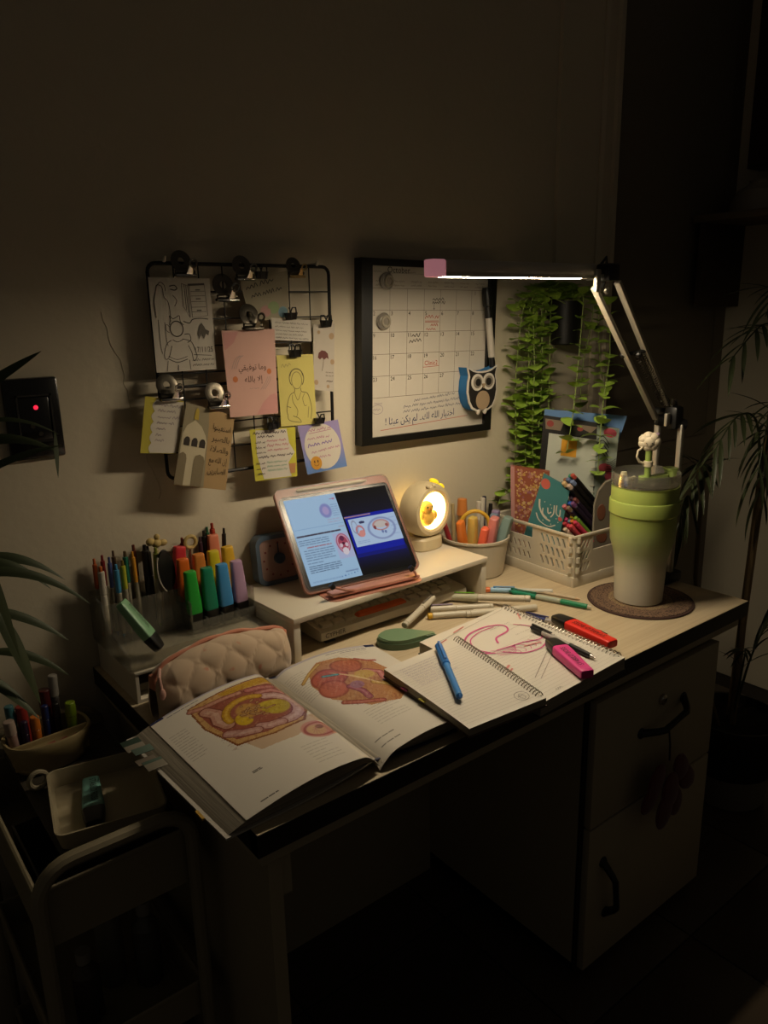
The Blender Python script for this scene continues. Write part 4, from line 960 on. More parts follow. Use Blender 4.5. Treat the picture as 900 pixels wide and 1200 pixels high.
def thin(label, x, y, zt, col, topc=None, r=.0042, lx=0, nm='pen', barrel=None, clip=None):
    p0 = (x-lx, y-.002, hz0+.001); p1 = (x, y, zt)
    pts = [('tip', 0, .06, .001, r*.7, col), ('barrel', .06, .62, r*.9, r, barrel or '#8f8878'), ('grip', .62, .93, r*1.05, r*1.02, col), ('button', .93, 1, r*.6, r*.55, topc or col)]
    if clip: pts.append(('clip', .66, .92, r, 1, clip))
    pen(label, p0, p1, pts, nm, 'pen', roll=PI)
thin('white click pen with orange ball top at the organiser left corner', .024, -.012, .962, '#bdb5a6', '#c4682c', .0062, barrel='#bdb5a6')
thin('thin orange pen behind the white click pen', .021, .012, .972, '#b5551f')
thin('dark red thin pen in the organiser beside the orange one', .036, .011, .976, '#7a1f22')
thin('violet blue thin pen in the organiser left compartment', .044, -.004, .974, '#4b568c')
thin('light blue gel pen in the organiser left compartment', .050, -.020, .962, '#3f86ae', r=.005)
thin('brown capped pen rising behind the light blue gel pen', .058, .012, .980, '#5a4634')
thin('yellow green gel pen in the organiser', .064, -.016, .966, '#a3a52e', '#6a5a24', r=.005)
thin('dark teal pen standing beside the yellow green pen', .074, -.006, .980, '#1c6a54', '#5a4a30', r=.0052)
thin('orange gel pen with pointed top in the organiser', .086, -.012, .978, '#c88a2a', lx=-.004)
thin('brown red pen standing behind the orange gel pen', .097, .010, .984, '#6a3220', r=.005)
thin('thick black clip pen in the organiser middle compartment', .114, -.004, .984, '#141210', r=.0068, clip='#26221e', barrel='#1a1715')
thin('second black pen leaning behind the thick black clip pen', .124, .009, .976, '#1c1917', r=.0058, barrel='#1a1715')
thin('olive green pen with shiny clip in the organiser', .130, -.018, .978, '#7c8432', r=.0056, lx=.006, clip=M_chrome)
t = thing('topper_pencil', 'cream pencil with bow shaped topper in the organiser', 'pencil', (.142, .006, hz0))
MB().lathe([(.0002, 0), (.0038, .01), (.0038, .150), (.003, .152), (.0001, .152)], 10).build('barrel', plain('#b0a27c'), t)
b = MB(); b.ell((0, 0, .165), (.010, .008, .009)); b.ell((-.012, 0, .170), (.009, .006, .008)); b.ell((.013, 0, .164), (.009, .006, .007)); b.ell((.002, 0, .178), (.006, .005, .006)); b.build('topper', mat('topper_cream', '#b89f62', .6), t)
t = thing('oval_comb', 'black oval-headed comb with white rim standing in the organiser', 'comb', M=Matrix.Translation((.158, -.022, hz0)) @ Matrix.Rotation(.25, 4, 'Z') @ Matrix.Rotation(-.12, 4, 'Y'))
MB().loft([(0, .010, .006), (.08, .012, .006)], 14, .8).build('handle', M_black, t)
MB().lathe([(.0001, -.003), (.030, -.003), (.032, 0), (.030, .003), (.0001, .003)], 26, Matrix.Translation((0, 0, .118)) @ Matrix.Rotation(PI/2, 4, 'X') @ Matrix.Scale(.62, 4, (1, 0, 0)) @ Matrix.Scale(1.35, 4, (0, 1, 0))).build('head', mat('comb_black', '#0f0d0c', .4), t)
rim = [(.0215*math.cos(a), -.003, .118+.046*math.sin(a)) for a in [PI*.75+PI*.6*i/14 for i in range(15)]]
MB().tube(rim, .0016, 6).build('rim', plain('#b5aea2'), t)
t = thing('paper_tag', 'small white tag with black print behind the oval comb', 'tag', (.186, .018, hz0))
MB().box((0, 0, .075), (.020, .001, .15)).build('card', P_white, t)
s = Sheet([Vector((.176, .0172, hz0+.15)), Vector((.196, .0172, hz0+.15)), Vector((.196, .0172, hz0+.11)), Vector((.176, .0172, hz0+.11))]); s.n = Vector((0, -1, 0))
k = Ink(s); k.scrawl(.05, .3, .95, .3, .0022, 91); k.scrawl(.05, .7, .95, .3, .0018, 92); k.build('print', inkm('#1c1815'), t)
thin('black pen, tallest of the back row near the timer', .247, .016, .982, '#1a1715', r=.005)
thin('dark green pen beside the tall black pen', .256, .018, .988, '#1f5a3c', r=.0045)
thin('red topped pen rising behind the coral highlighter', .268, .019, .994, '#9a3420', r=.0055)
thin('black pen leaning right behind the golden yellow highlighter', .291, .012, .980, '#1a1715', r=.0045, lx=.012)
thin('dark purple pen behind the lemon yellow highlighter', .236, .012, .972, '#3a2430', r=.0045)
thin('dark red pen behind the red highlighter', .200, .018, .976, '#6a2a1c', r=.005)
t = thing('ring_topper', 'cream ring-topped pencil between the red and yellow highlighters', 'pencil', (.214, .010, hz0))
MB().lathe([(.0002, 0), (.0034, .01), (.0034, .140), (.0001, .141)], 10).build('barrel', plain('#a5947a'), t)
MB().tube([(.012*math.cos(2*PI*i/18), .0, .152+.012*math.sin(2*PI*i/18)) for i in range(18)], .004, 8, closed=True).build('ring', mat('topper_cream', '#b89f62'), t)
highlighter('mint highlighter with black cap leaning in the organiser front tray', (.074, -.140, OZ+.016), (.026, -.098, OZ+.106), '#7fae86', text='BOSS ORIGINAL', roll=.0, w=.032, t=.02)
# ================================================================ quilted pouch
pch = thing('pencil_pouch', 'quilted beige floral zip pouch lying between organiser and textbook', 'pouch', (.153, -.229, .75), math.radians(7))
PL, PWd, PH = .278, .082, .107
def pouch_fn(u, v):
    # u around the section (0 = top seam), v along the length
    a = 2*PI*u; x = (v-.5)*PL
    endt = min(1, (min(v, 1-v)/.10))**.45 if min(v, 1-v) > 0 else 0
    c, d = math.sin(a), math.cos(a)
    hh = PH*(.80+.20*math.sin(PI*min(1, v*1.15)))*(.82+.18*endt); ww = PWd*(.35+.65*endt)
    zz = d*.5+.5                                  # 0 bottom .. 1 top
    wid = ww*(.5-.16*zz**2.2)
    y = math.copysign(abs(c)**.62, c)*wid; z = hh*(zz if d > 0 else (.5-.5*abs(d)**.65))
    # quilting: diamond puffs
    s1 = (x*1.0+u*.30)/.066; s2 = (x*1.0-u*.30)/.066
    q = (abs(math.sin(PI*s1))*abs(math.sin(PI*s2)))**.38
    amp = .0068*endt*min(1, abs(c)*1.6)
    k = (q-.35)*amp
    return (x+(0.0), y+math.copysign(k, c)*min(1, abs(c)*1.4), max(.0015, z+.004*q*(1-abs(c))*endt))
M_quilt = mat('quilt_fabric', '#b7a087', .9, var=.05, scale=60, sheen=.3)
nt = M_quilt.node_tree; bs = nt.nodes['Principled BSDF']; tc = nt.nodes.new('ShaderNodeTexCoord'); vo = nt.nodes.new('ShaderNodeTexNoise'); vo.inputs['Scale'].default_value = 34
cr = nt.nodes.new('ShaderNodeValToRGB'); cr.color_ramp.elements[0].position = .66; cr.color_ramp.elements[1].position = .74; cr.color_ramp.elements[0].color = lin('#b7a087')+(1,); cr.color_ramp.elements[1].color = lin('#b4664e')+(1,)
nt.links.new(tc.outputs['Object'], vo.inputs['Vector']); nt.links.new(vo.outputs['Fac'], cr.inputs[0]); nt.links.new(cr.outputs[0], bs.inputs['Base Color'])
MB().grid(pouch_fn, 120, 150).build('quilted_body', M_quilt, pch, ang=60)
M_zip = mat('zip_pink', '#b9785f', .7)
zp = []
for i in range(30):
    v = .02+.96*i/29; p = pouch_fn(0.0, v); zp.append((p[0], p[1]-.002, p[2]+.0005))
MB().tube(zp, .0042, 8).build('zip', M_zip, pch)
b = MB(); q = zp[1]; b.tube([(q[0]-.002, q[1]-.004, q[2]+.003), (q[0]-.012, q[1]-.02, q[2]-.004), (q[0]-.014, q[1]-.028, q[2]-.022)], .003, 8); b.ell((q[0]-.014, q[1]-.03, q[2]-.03), (.006, .004, .010)); b.build('zip_pull', mat('pull_pink', '#bd9184', .6), pch)
for v in (.03, .97):
    p = pouch_fn(.0, v); sg = -1 if v < .5 else 1
    MB().box((p[0]+sg*.004, 0, p[2]-.014), (.012, .022, .026), bev=.004).build('end_tab', M_zip, pch)

# ================================================================ the open anatomy textbook
bk = thing('anatomy_textbook', 'thick open anatomy textbook with colour plates at the desk edge', 'book', (.19, -.48, .75))
GX = .196
def ztop(side, u):
    # u: 0 at the outer edge, 1 at the gutter
    if side < 0: return .770+.019*math.sin(PI*min(1, u*.80))-.022*max(0, (u-.86)/.14)**2
    return .766+.016*math.sin(PI*min(1, u*.95))**1.0-.016*max(0, (u-.84)/.16)**2
def zbot(side, u):
    lo = .7535; return lo+(.014 if side < 0 else .012)*max(0, (u-.35)/.65)**2
LC = [(-.013, -.293), (.222, -.270), (.212, -.612), (-.008, -.610)]     # back-outer, back-gutter, front-gutter, front-outer
RC = [(.455, -.276), (.222, -.270), (.212, -.612), (.435, -.610)]
LB = [(-.043, -.288), (.222, -.270), (.212, -.596), (-.030, -.600)]
RB = [(.460, -.278), (.222, -.270), (.212, -.596), (.442, -.598)]
def page_xy(C, u, v): return [C[0][i]*(1-u)*(1-v)+C[1][i]*u*(1-v)+C[2][i]*u*v+C[3][i]*(1-u)*v for i in (0, 1)]
M_edge = stripe_mat('page_edges', '#6f6759', '#a89e8c', 2, 900, .8, .2)
M_page = mat('page_paper', '#cdc6ba', .5, var=.02)
for side, C in ((-1, LC), (1, RC)):
    def fn(u, v, sd, C=C, side=side):
        x, y = page_xy(C if sd else (LB if side < 0 else RB), u, v); return (x, y, ztop(side, u) if sd else zbot(side, u))
    MB().slab(fn, 28, 6).build('page_block', M_edge, bk, world=True, ang=50)
    cv = MB(); cv.slab(lambda u, v, sd, C=C, side=side: (page_xy(LB if side < 0 else RB, u, v)[0]+side*.006*(1-u), page_xy(LB if side < 0 else RB, u, v)[1]+(.006 if v < .5 else -.005), zbot(side, u)-(.0004 if sd else .0032)), 20, 4)
    cv.build('cover', mat('cover_white', '#b9b2a8', .4) if side < 0 else mat('cover_navy', '#23264a', .4), bk, world=True)
# printed pages
P = Paint(190, 260, '#cfc8bc')
P.polyg([(.0, .0), (1, 0), (1, .012), (0, .012)], '#8f8aa8', .6)
P.polyg([(.0, .0), (.10, 0), (.10, .02), (0, .02)], '#2b3054'); P.lines(.12, .03, .36, .03, 1, '#3a3a58', .8, 1, .006, 0)
P.lines(.03, .20, .15, .46, 12, '#6a645c', .55, 2, .005, .4)
# the plate: an opened abdomen, drawn in plate coordinates (a across, b down)
def pu(a, b): return (.27+.65*a, .055+.40*b)
def gut(P, pts, w, base, dark, light, f=pu):
    q = [f(*p) for p in pts]
    for c, k, al in ((dark, 1.0, .95), (base, .82, 1), (light, .34, .55)):
        for i in range(len(q)-1): P.seg(q[i][0], q[i][1], q[i+1][0], q[i+1][1], w*k, c, al)
def arc(cx, cy, rx, ry, a0, a1, n=9): return [(cx+rx*math.cos(a0+(a1-a0)*i/n), cy+ry*math.sin(a0+(a1-a0)*i/n)) for i in range(n+1)]
P.polyg([pu(*p) for p in ((.1, 1.1), (.5, 1.3), (.95, 1.2), (1.12, 1.05), (1.1, 1.3), (.6, 1.55), (.2, 1.5))], '#b08a68', .6)
P.polyg([pu(*p) for p in ((-.03, .02), (.5, -.02), (1.02, -.04), (1.06, .5), (1.08, .95), (.85, 1.3), (.45, 1.34), (.05, 1.22), (-.06, .6))], '#7a4a26')
P.polyg([pu(*p) for p in ((-.01, .04), (.5, 0), (1.0, -.02), (1.04, .5), (1.05, .95), (.83, 1.27), (.45, 1.31), (.07, 1.19), (-.04, .6))], '#b9905a')
P.polyg([pu(*p) for p in ((.35, .03), (1.0, -.02), (1.02, .14), (.4, .15))], '#b8922a')
for i in range(26):
    a = .36+.025*i; x1, y1 = pu(a, .02); x2, y2 = pu(a+.02, .14); P.seg(x1, y1, x2, y2, .005, '#8a5a1c', .5)
P.polyg([pu(*p) for p in ((.02, .2), (.6, .14), (1.0, .2), (1.0, .9), (.8, 1.2), (.4, 1.24), (.1, 1.1), (.02, .6))], '#8a4a3c')
gut(P, [(-.02, .10), (.1, .16), (.25, .17), (.4, .18), (.55, .20)], .055, '#a87060', '#5a2a20', '#c09484')
gut(P, [(.1, .28), (.16, .42), (.12, .6), (.16, .75)], .11, '#b08070', '#6a3428', '#c4a08e')
gut(P, [(.66, .22), (.8, .24), (.92, .30)], .07, '#a05a58', '#5e2626', '#b88280'); gut(P, [(.72, .36), (.88, .38), (.97, .50)], .06, '#a86864', '#5e2626', '#bf908a')
gut(P, arc(.70, .82, .27, .34, -1.35, 1.75), .10, '#b08a88', '#6a3430', '#c6a8a2')
gut(P, [(.62, 1.16), (.48, 1.14), (.40, 1.08)], .09, '#b08480', '#6a3430', '#c4a09a')
gut(P, [(.08, .92), (.2, 1.04), (.34, 1.12)], .085, '#ad8078', '#6a3430', '#c2a096')
gut(P, arc(.50, .66, .30, .30, PI*.95, PI*1.72), .065, '#b0841e', '#7a5216', '#c8a43c')
P.blob(*pu(.73, .80), .11, .07, '#a89428', .2, .15, 12, .15); P.blob(*pu(.68, .70), .08, .04, '#b8a22c', .2, .15, 13, .2)
P.blob(*pu(.33, .80), .06, .055, '#c0a018', 0, .15, 14, .15); P.blob(*pu(.46, .66), .09, .07, '#a87c3c', 0, .2, 15, .2)
for i in range(9): x1, y1 = pu(.56, .72); x2, y2 = pu(.60+.28*math.cos(-.7+.17*i), .78+.26*math.sin(-.7+.17*i)); P.seg(x1, y1, x2, y2, .005, '#857018', .5)
rr = np.random.RandomState(5)
for i in range(22):
    a = i*.47; r = .03+.13*rr.rand(); x, y = pu(.49+r*math.cos(a), .68+1.5*r*math.sin(a)*.9)
    x2, y2 = x+.03*rr.randn(), y+.012*rr.randn(); P.seg(x, y, x2, y2, .020, '#4a2418', .9); P.seg(x, y, x2, y2, .012, '#b08a58', 1)
ins = (P.X > .25)*(P.X < .97)*(P.Y > .05)*(P.Y < .58)
P.put(ins*(P.noise(26, 3) > .28)*1.0, '#5a2418', .16); P.put(ins*(P.noise(34, 9) > .32)*1.0, '#e0c8a0', .14); P.put(ins*(P.noise(60, 17) > .3)*1.0, '#4a2418', .12)
# second small plate near the gutter and text
P.blob(.83, .68, .125, .078, '#b98070', 0, .14, 21, .12); P.ring(.83, .68, .10, .06, '#94483e', .10, 0, .18, 23); P.blob(.81, .68, .065, .045, '#c09a6c', 0, .2, 22, .3); P.blob(.85, .665, .03, .02, '#7a4c30', 0, .2, 24, .4)
for i in range(10): P.seg(.86+.09*math.cos(i*.45), .70+.05*math.sin(i*.45), .84+.03*math.cos(i*.6), .68+.02*math.sin(i*.6), .006, '#a8685a', .6)
P.lines(.60, .77, .80, .92, 7, '#6a645c', .5, 26, .004, .5); P.lines(.62, .04, .95, .04, 1, '#6a645c', .6, 27, .004); P.lines(.90, .06, .985, .22, 9, '#6a645c', .55, 28, .004)
P.lines(.24, .76, .30, .77, 2, '#3c3834', .9, 29, .007, 0); P.lines(.14, .955, .26, .955, 1, '#2e2a28', .9, 30, .008, 0)
def lp(u, v, off):
    x, y = page_xy(LC, u, v); return Vector((x, y, ztop(-1, u)+off))
build_raster(raster(Sheet(None, .22, .33, fn=lp), P.a, .0008), 'printed_page', attr_mat('page_print', .27), bk)
P = Paint(190, 260, '#cfc8bc')
P.polyg([(0, 0), (1, 0), (1, .02), (0, .02)], '#8f8aa8', .5); P.polyg([(.90, .0), (1, .0), (1, .03), (.90, .03)], '#20284e'); P.lines(.5, .035, .88, .035, 1, '#3a3a58', .8, 1, .006, 0); P.lines(.62, .055, .88, .055, 1, '#3a3a58', .8, 3, .006, 0)
P.lines(.06, .10, .22, .36, 14, '#6a645c', .5, 2, .004, .5); P.lines(.40, .075, .85, .115, 3, '#6a645c', .4, 4, .004)
ru = lambda a, b: (.18+.62*a, .09+.60*b)
P.polyg([ru(*p) for p in ((.1, .08), (.3, -.02), (.62, .02), (.95, .22), (1.02, .5), (.9, .85), (.6, 1.0), (.25, .92), (-.02, .6), (-.04, .3))], '#a8764c')
P.blob(*ru(.22, .30), .15, .10, '#6f2c20', -.2, .15, 33, .1); P.blob(*ru(.22, .30), .14, .092, '#a45240', -.2, .15, 33, .2); P.blob(*ru(.12, .48), .11, .09, '#7a3426', 0, .12, 34, .1); P.blob(*ru(.12, .48), .10, .08, '#b0604a', 0, .12, 34, .25)
P.blob(*ru(.58, .20), .13, .08, '#6f3420', .2, .2, 35, .1); P.blob(*ru(.58, .20), .12, .072, '#a85e3c', .2, .2, 35, .25)
gut(P, [(-.08, .2), (.1, .10), (.3, .02)], .03, '#b08a4c', '#6a4a22', '#d0b070', ru)
gut(P, [(.05, .72), (.2, .82), (.42, .92)], .05, '#9a4c3c', '#5a221c', '#c08070', ru); gut(P, [(.3, .55), (.36, .68), (.34, .8)], .06, '#8a4450', '#52202a', '#b07a80', ru)
gut(P, [(.7, .38), (.84, .46), (.78, .58), (.9, .66)], .06, '#a8605a', '#5e2824', '#c49088', ru); gut(P, [(.6, .62), (.74, .72), (.92, .78)], .06, '#b08c3c', '#6f5420', '#d0b468', ru); gut(P, [(.78, .12), (.9, .2), (1.0, .22)], .03, '#94403c', '#52201c', '#b87870', ru)
P.blob(*ru(.62, .44), .09, .05, '#b59448', 0, .25, 36, .2)
for i in range(18): x1, y1 = ru(.28+.012*i, .22+.01*i); x2, y2 = ru(.46+.022*i, .40+.03*i); P.seg(x1, y1, x2, y2, .005, '#cdb27c', .55)
x1, y1 = ru(.18, .24); x2, y2 = ru(.34, .30); P.seg(x1, y1, x2, y2, .03, '#2c4a4e', .9); P.seg(x1, y1, x2, y2, .018, '#5c969a', 1)
P.blob(*ru(.40, .56), .05, .035, '#8f6474', 0, .3, 37, .2)
ins = np.hypot((P.X-.48)/.32, (P.Y-.38)/.30) < 1
P.put(ins*(P.noise(28, 6) > .25)*1.0, '#5a2418', .18); P.put(ins*(P.noise(38, 8) > .3)*1.0, '#e0c8a0', .14); P.put(ins*(P.noise(60, 18) > .3)*1.0, '#4a2418', .12)
P.lines(.24, .66, .52, .80, 7, '#6a645c', .5, 37, .004, .5); P.lines(.10, .93, .26, .88, 2, '#2e2a28', .8, 38, .006, .3)
def rp(u, v, off):
    x, y = page_xy(RC, 1-u, v); return Vector((x, y, ztop(1, 1-u)+off))
build_raster(raster(Sheet(None, .24, .33, fn=rp), P.a, .0008), 'printed_page', attr_mat('page_print', .27), bk)
# index tabs sticking out of the fore edge
for i, (v, h) in enumerate(((.02, '#24382e'), (.10, '#7f776a'), (.17, '#4f6258'), (.23, '#6f6458'), (.29, '#45594f'), (.34, '#7a7466'))):
    x, y = page_xy(LB, 0, v)
    MB().box((x-.006-.003*(i % 2), y-.010, .758+.0045*(i % 3)), (.030, .020, .0012), bev=.0005).build('index_tab', mat('tab_'+h[1:], h, .6), bk, world=True)
x, y = page_xy(LB, 0, .80)
MB().box((x-.0085, y, .7528), (.004, .022, .0034)).build('cover_stripe', mat('tab_orange', '#b08a34', .5), bk, world=True)

# ================================================================ two spiral notebooks
M_cov = mat('notebook_card', '#3a332c', .6)
def notebook(name, label, C, zb, zt, cov, pagefn, spiral_edge, strip=None):
    # C: back-left, back-right, front-right, front-left on the desk
    t = thing(name, label, 'notebook', (C[0][0], C[0][1], zb))
    f = lambda u, v, z: Vector((C[0][0]*(1-u)*(1-v)+C[1][0]*u*(1-v)+C[2][0]*u*v+C[3][0]*(1-u)*v, C[0][1]*(1-u)*(1-v)+C[1][1]*u*(1-v)+C[2][1]*u*v+C[3][1]*(1-u)*v, z-(.004*v**3 if zb > .77 else 0)))
    MB().slab(lambda u, v, sd: f(u, v, zb+.0025 if not sd else zt), 6, 8).build('page_block', M_edge, t, world=True, ang=30)
    MB().slab(lambda u, v, sd: f(-.008+u*1.016, -.005+v*1.01, zb if not sd else zb+.0023), 6, 8).build('back_cover', cov, t, world=True)
    s = Sheet(None, (Vector(C[1])-Vector(C[0])).length, (Vector(C[3])-Vector(C[0])).length, fn=lambda x, y, off: f(x, y, zt+off))
    MB().grid(lambda u, v: s.p(u, v, .0003), 6, 8).build('top_page', M_page, t, world=True, fix=False)
    pagefn(s, t)
    n = 34; b = MB()
    for i in range(n):
        v = .03+.94*i/(n-1); p = f(1.0, v, (zb+zt)/2); q = f(.955, v, zt); r = (zt-zb)*.5+.0025
        pts = []
        for k in range(11):
            a = -PI*.95+2*PI*.92*k/10; pts.append((p.x-.004+r*.8*math.cos(a), p.y+.0007*k, p.z+.0042+r*math.sin(a)))
        b.tube(pts, .0009, 5)
    b.build('spiral_wire', mat('spiral_metal', '#9a9284', .35, .6), t, world=True)
    k = Ink(s, 2)
    for i in range(n): v = .03+.94*i/(n-1); k.disc(.972, v, .006, .0045, 8)
    k.build('punch_holes', inkm('#2b2622'), t)
    return t
def ruled(s, t):
    k = Ink(s, 2)
    for i in range(27): y = .10+.85*i/26; k.stroke([(.02, y), (.5, y), (.94, y)], .0005)
    k.build('ruled_lines', inkm('#a39b95'), t)
    k = Ink(s, 3)
    for i in range(9): y = .11+.034*i; k.scrawl(.10, y, .55+.1*math.sin(i*2.1), .018, .0006, 300+i)
    k.build('handwriting', inkm('#8f86a0'), t)
    k = Ink(s, 3); k.loop(.80, .90, .08, .05, .0008); k.loop(.80, .905, .03, .03, .0007); k.scrawl(.75, .90, .85, .02, .0007, 320); k.build('doodle', inkm('#4c453f'), t)
def drawing_page(s, t):
    k = Ink(s, 2)
    for i in range(20): y = .42+.55*i/19; k.stroke([(.03, y), (.5, y), (.93, y)], .0004)
    k.build('ruled_lines', inkm('#a39b95'), t)
    k = Ink(s, 3); C = k.curve
    k.stroke([(.02, .02), (.02, .02)], .001); k.stroke([(.12, .09), (.92, .03)], .0009); k.stroke([(.24, .80), (.90, .52)], .0012); k.stroke([(.26, .83), (.70, .65)], .0009)
    for i in range(5): k.scrawl(.55+.05*i, .2+.08*i, .8+.03*i, .016, .0006, 330+i)
    k.build('pencil_lines', inkm('#8a8178'), t)
    k = Ink(s, 3); C = k.curve
    C([(.30, .44), (.20, .36), (.22, .24), (.36, .15), (.56, .14), (.70, .20), (.66, .28), (.50, .30), (.44, .36)], .0042); C([(.28, .42), (.24, .33), (.30, .22), (.46, .17), (.62, .18)], .0026)
    C([(.34, .42), (.46, .44), (.60, .46), (.76, .50), (.84, .42), (.86, .34), (.78, .24)], .0028); C([(.36, .46), (.48, .56), (.66, .58), (.80, .52)], .0034)
    for i in range(5): C([(.42+.06*i, .45), (.47+.06*i, .52), (.44+.06*i, .55)], .0014); C([(.3, .40+.02*i), (.42, .46+.015*i), (.52, .44)], .0010)
    k.build('pink_diagram', inkm('#c24c84'), t)
    k = Ink(s, 3)
    k.stroke([(.30, .06), (.44, .04)], .0035); k.stroke([(.03, .12), (.18, .10)], .0035); k.stroke([(.90, .22), (1.0-.03, .14)], .0035); k.stroke([(.12, .64), (.24, .60)], .005); k.stroke([(.12, .67), (.22, .64)], .004); k.stroke([(.55, .50), (.70, .53)], .004)
    k.build('highlighting', inkm('#c07a76'), t)
    k = Ink(s, 3); k.scrawl(.22, .965, .30, .02, .0008, 340); k.build('page_number', inkm('#3c3631'), t)
notebook('spiral_notebook', 'open spiral notebook with pink diagram under the pink highlighter', [(.520, -.345), (.786, -.325), (.765, -.648), (.512, -.662)], .7505, .7765, M_cov, drawing_page, 1)
notebook('spiral_notebook', 'ruled spiral notebook on top with the blue pen on it', [(.366, -.428), (.556, -.418), (.508, -.676), (.345, -.664)], .7835, .7985, mat('notebook_brown', '#5a4438', .5), ruled, 1)
# tabs inside the top notebook
for i, (v, h) in enumerate(((.28, '#b0487a'), (.5, '#b5a838'))):
    x = .366*(1-v)+.345*v; y = -.428*(1-v)-.664*v
    o = MB().box((x-.001, y, .789+.002*i), (.008, .016, .001)); o.build('sticky_tab', mat('tab_'+h[1:], h, .6), bpy.data.objects['spiral_notebook.001'], world=True)

# ================================================================ white cup of highlighters
cp = thing('pen_cup', 'wide cream plastic cup of pastel highlighters beside the riser', 'cup', (.957, -.060, .75))
M_cup = mat('cup_cream', '#bfb5a2', .4)
MB().lathe([(.0001, 0), (.066, 0), (.072, .003), (.0845, .092), (.087, .0935), (.087, .099), (.084, .100), (.0815, .096), (.069, .006), (.0001, .005)], 44).build('body', M_cup, cp)
gs = 'pastel highlighters in the cream cup'
def cuph(label, x, y, zt, col, dx=0, dy=0, w=.027, tt=.02, rr=0, kk=1.2):
    highlighter(label, (.957+(x-.957)*.74, -.060+(y+.060)*.62, .764), (x+dx, y+dy, zt), col, roll=rr, w=w*kk, t=tt*kk, cap=col, group=gs)
cuph('orange highlighter standing at the left of the cup', .900, -.075, .900, '#d6772e', -.012, .0, .024, .018, .4)
cuph('coral red highlighter leaning across the front of the cup', .925, -.112, .882, '#e0654a', .014, -.002, .030, .02, .5)
cuph('pink highlighter standing at the front of the cup', .958, -.118, .906, '#c97a76', .004, -.004, .032, .022, .5)
cuph('pale yellow highlighter behind the coral one', .925, -.080, .905, '#c9ad5a', .002, .0, .026, .02, .3)
cuph('slate blue highlighter standing at the right of the cup', .990, -.088, .902, '#6f829a', .006, 0, .030, .02, .6)
cuph('grey green highlighter, rightmost and nearest in the cup', 1.008, -.108, .894, '#7f9690', .016, -.004, .040, .024, .5)
cuph('lilac highlighter behind the grey green one', 1.012, -.070, .905, '#8f7fa2', .010, 0, .028, .02, .5)
t = thing('cup_loop', 'yellow plastic loop handle arching out of the cream cup', 'handle', (.945, -.07, .80))
MB().tube([(-.036, 0, -.03)]+[(-.036*math.cos(PI*i/12), 0, .08+.036*math.sin(PI*i/12)) for i in range(13)]+[(.036, 0, -.03)], .005, 8).build('loop', plain('#d2a636'), t).matrix_basis = Matrix.Rotation(-.66, 4, 'Z')
pen('red pointed marker leaning out of the cup left side', (.925, -.03, .765), (.862, -.032, .918), [('barrel', 0, .8, .006, .0065, '#a8343a'), ('cap', .8, 1, .007, .003, '#c0444a')], 'marker_pen', 'marker')
pen('brown orange stick standing tall behind the yellow loop', (.938, -.028, .765), (.946, -.022, .940), [('barrel', 0, .75, .010, .011, '#a87a4a'), ('cap', .75, 1, .014, .012, '#c47a3c')], 'marker_pen', 'marker')
pen('thin tan pencil standing left of the brown orange stick', (.915, -.028, .765), (.914, -.020, .932), [('barrel', 0, 1, .005, .005, '#a3926a')], 'pencil', 'pencil')
pen('white marker in the cream cup, left of the two behind the slate highlighter', (.976, -.046, .765), (.984, -.044, .930), [('barrel', 0, .7, .006, .0065, '#bdb5a6'), ('cap', .7, 1, .0072, .0066, '#c4bcae')], 'marker_pen', 'marker')
pen('white marker in the cream cup, right of the two behind the slate highlighter', (.992, -.042, .765), (1.002, -.040, .936), [('barrel', 0, .7, .006, .0065, '#bdb5a6'), ('cap', .7, 1, .0072, .0066, '#c4bcae')], 'marker_pen', 'marker')
pen('navy blue pen standing at the back of the cup', (1.005, -.036, .765), (1.018, -.030, .936), [('barrel', 0, .7, .005, .0055, '#2b2b44'), ('cap', .7, 1, .0062, .0055, '#23233c')], 'pen', 'pen')
pen('short black pen at the right of the navy pen', (1.012, -.050, .765), (1.026, -.046, .918), [('barrel', 0, .7, .005, .0055, '#1c1a18'), ('cap', .7, 1, .006, .0052, '#181614')], 'pen', 'pen')

# ================================================================ white folding crate
ca = math.atan2(-.06, 1)
crt = thing('storage_crate', 'white slotted plastic crate holding notebooks and pen bundles', 'crate', (1.047, -.305, .75), ca)
M_cr8 = mat('crate_white', '#c2b9a6', .45, var=.03)
CL, CW, CH = .231, .285, .13          # along x, along y, height
def slots(x0, x1, y0, y1, nx, ny, lean, hw=.0035):
    o = []
    for j in range(ny):
        for i in range(nx):
            cx = x0+(x1-x0)*(i+.5)/nx; a = y0+(y1-y0)*j/ny+.0035; bb = y0+(y1-y0)*(j+1)/ny-.0035; ln = lean*(bb-a)
            o.append([(cx-hw-ln/2, a), (cx+hw-ln/2, a), (cx+hw+ln/2, bb), (cx-hw+ln/2, bb)])
    return o
def side(Ls, nm, M):
    base = [(0, 0), (Ls, 0), (Ls, CH), (Ls*.56, CH), (Ls*.56, CH-.001), (0, CH)]
    L1 = Ls*.52
    hol = slots(.022, L1-.006, .034, .084, 7, 2, -.45)[:14] + slots(Ls*.60, Ls-.026, .034, .118, 5, 3, -.45)
    hol.append([(.02, .094), (L1-.004, .094), (L1-.004, .122), (.02, .122)])
    plate([[(0, 0), (Ls, 0), (Ls, CH), (0, CH)]]+hol, .004, M).build(nm, M_cr8, crt, ang=20)
MX = Matrix(((1, 0, 0, 0), (0, 0, -1, 0), (0, 1, 0, 0), (0, 0, 0, 1)))            # plate xy -> world xz
MY = Matrix(((0, 0, 1, 0), (-1, 0, 0, CW), (0, 1, 0, 0), (0, 0, 0, 1)))           # plate xy -> world -y,z
side(CW, 'long_side', MY @ Matrix.Translation((0, 0, .002)))
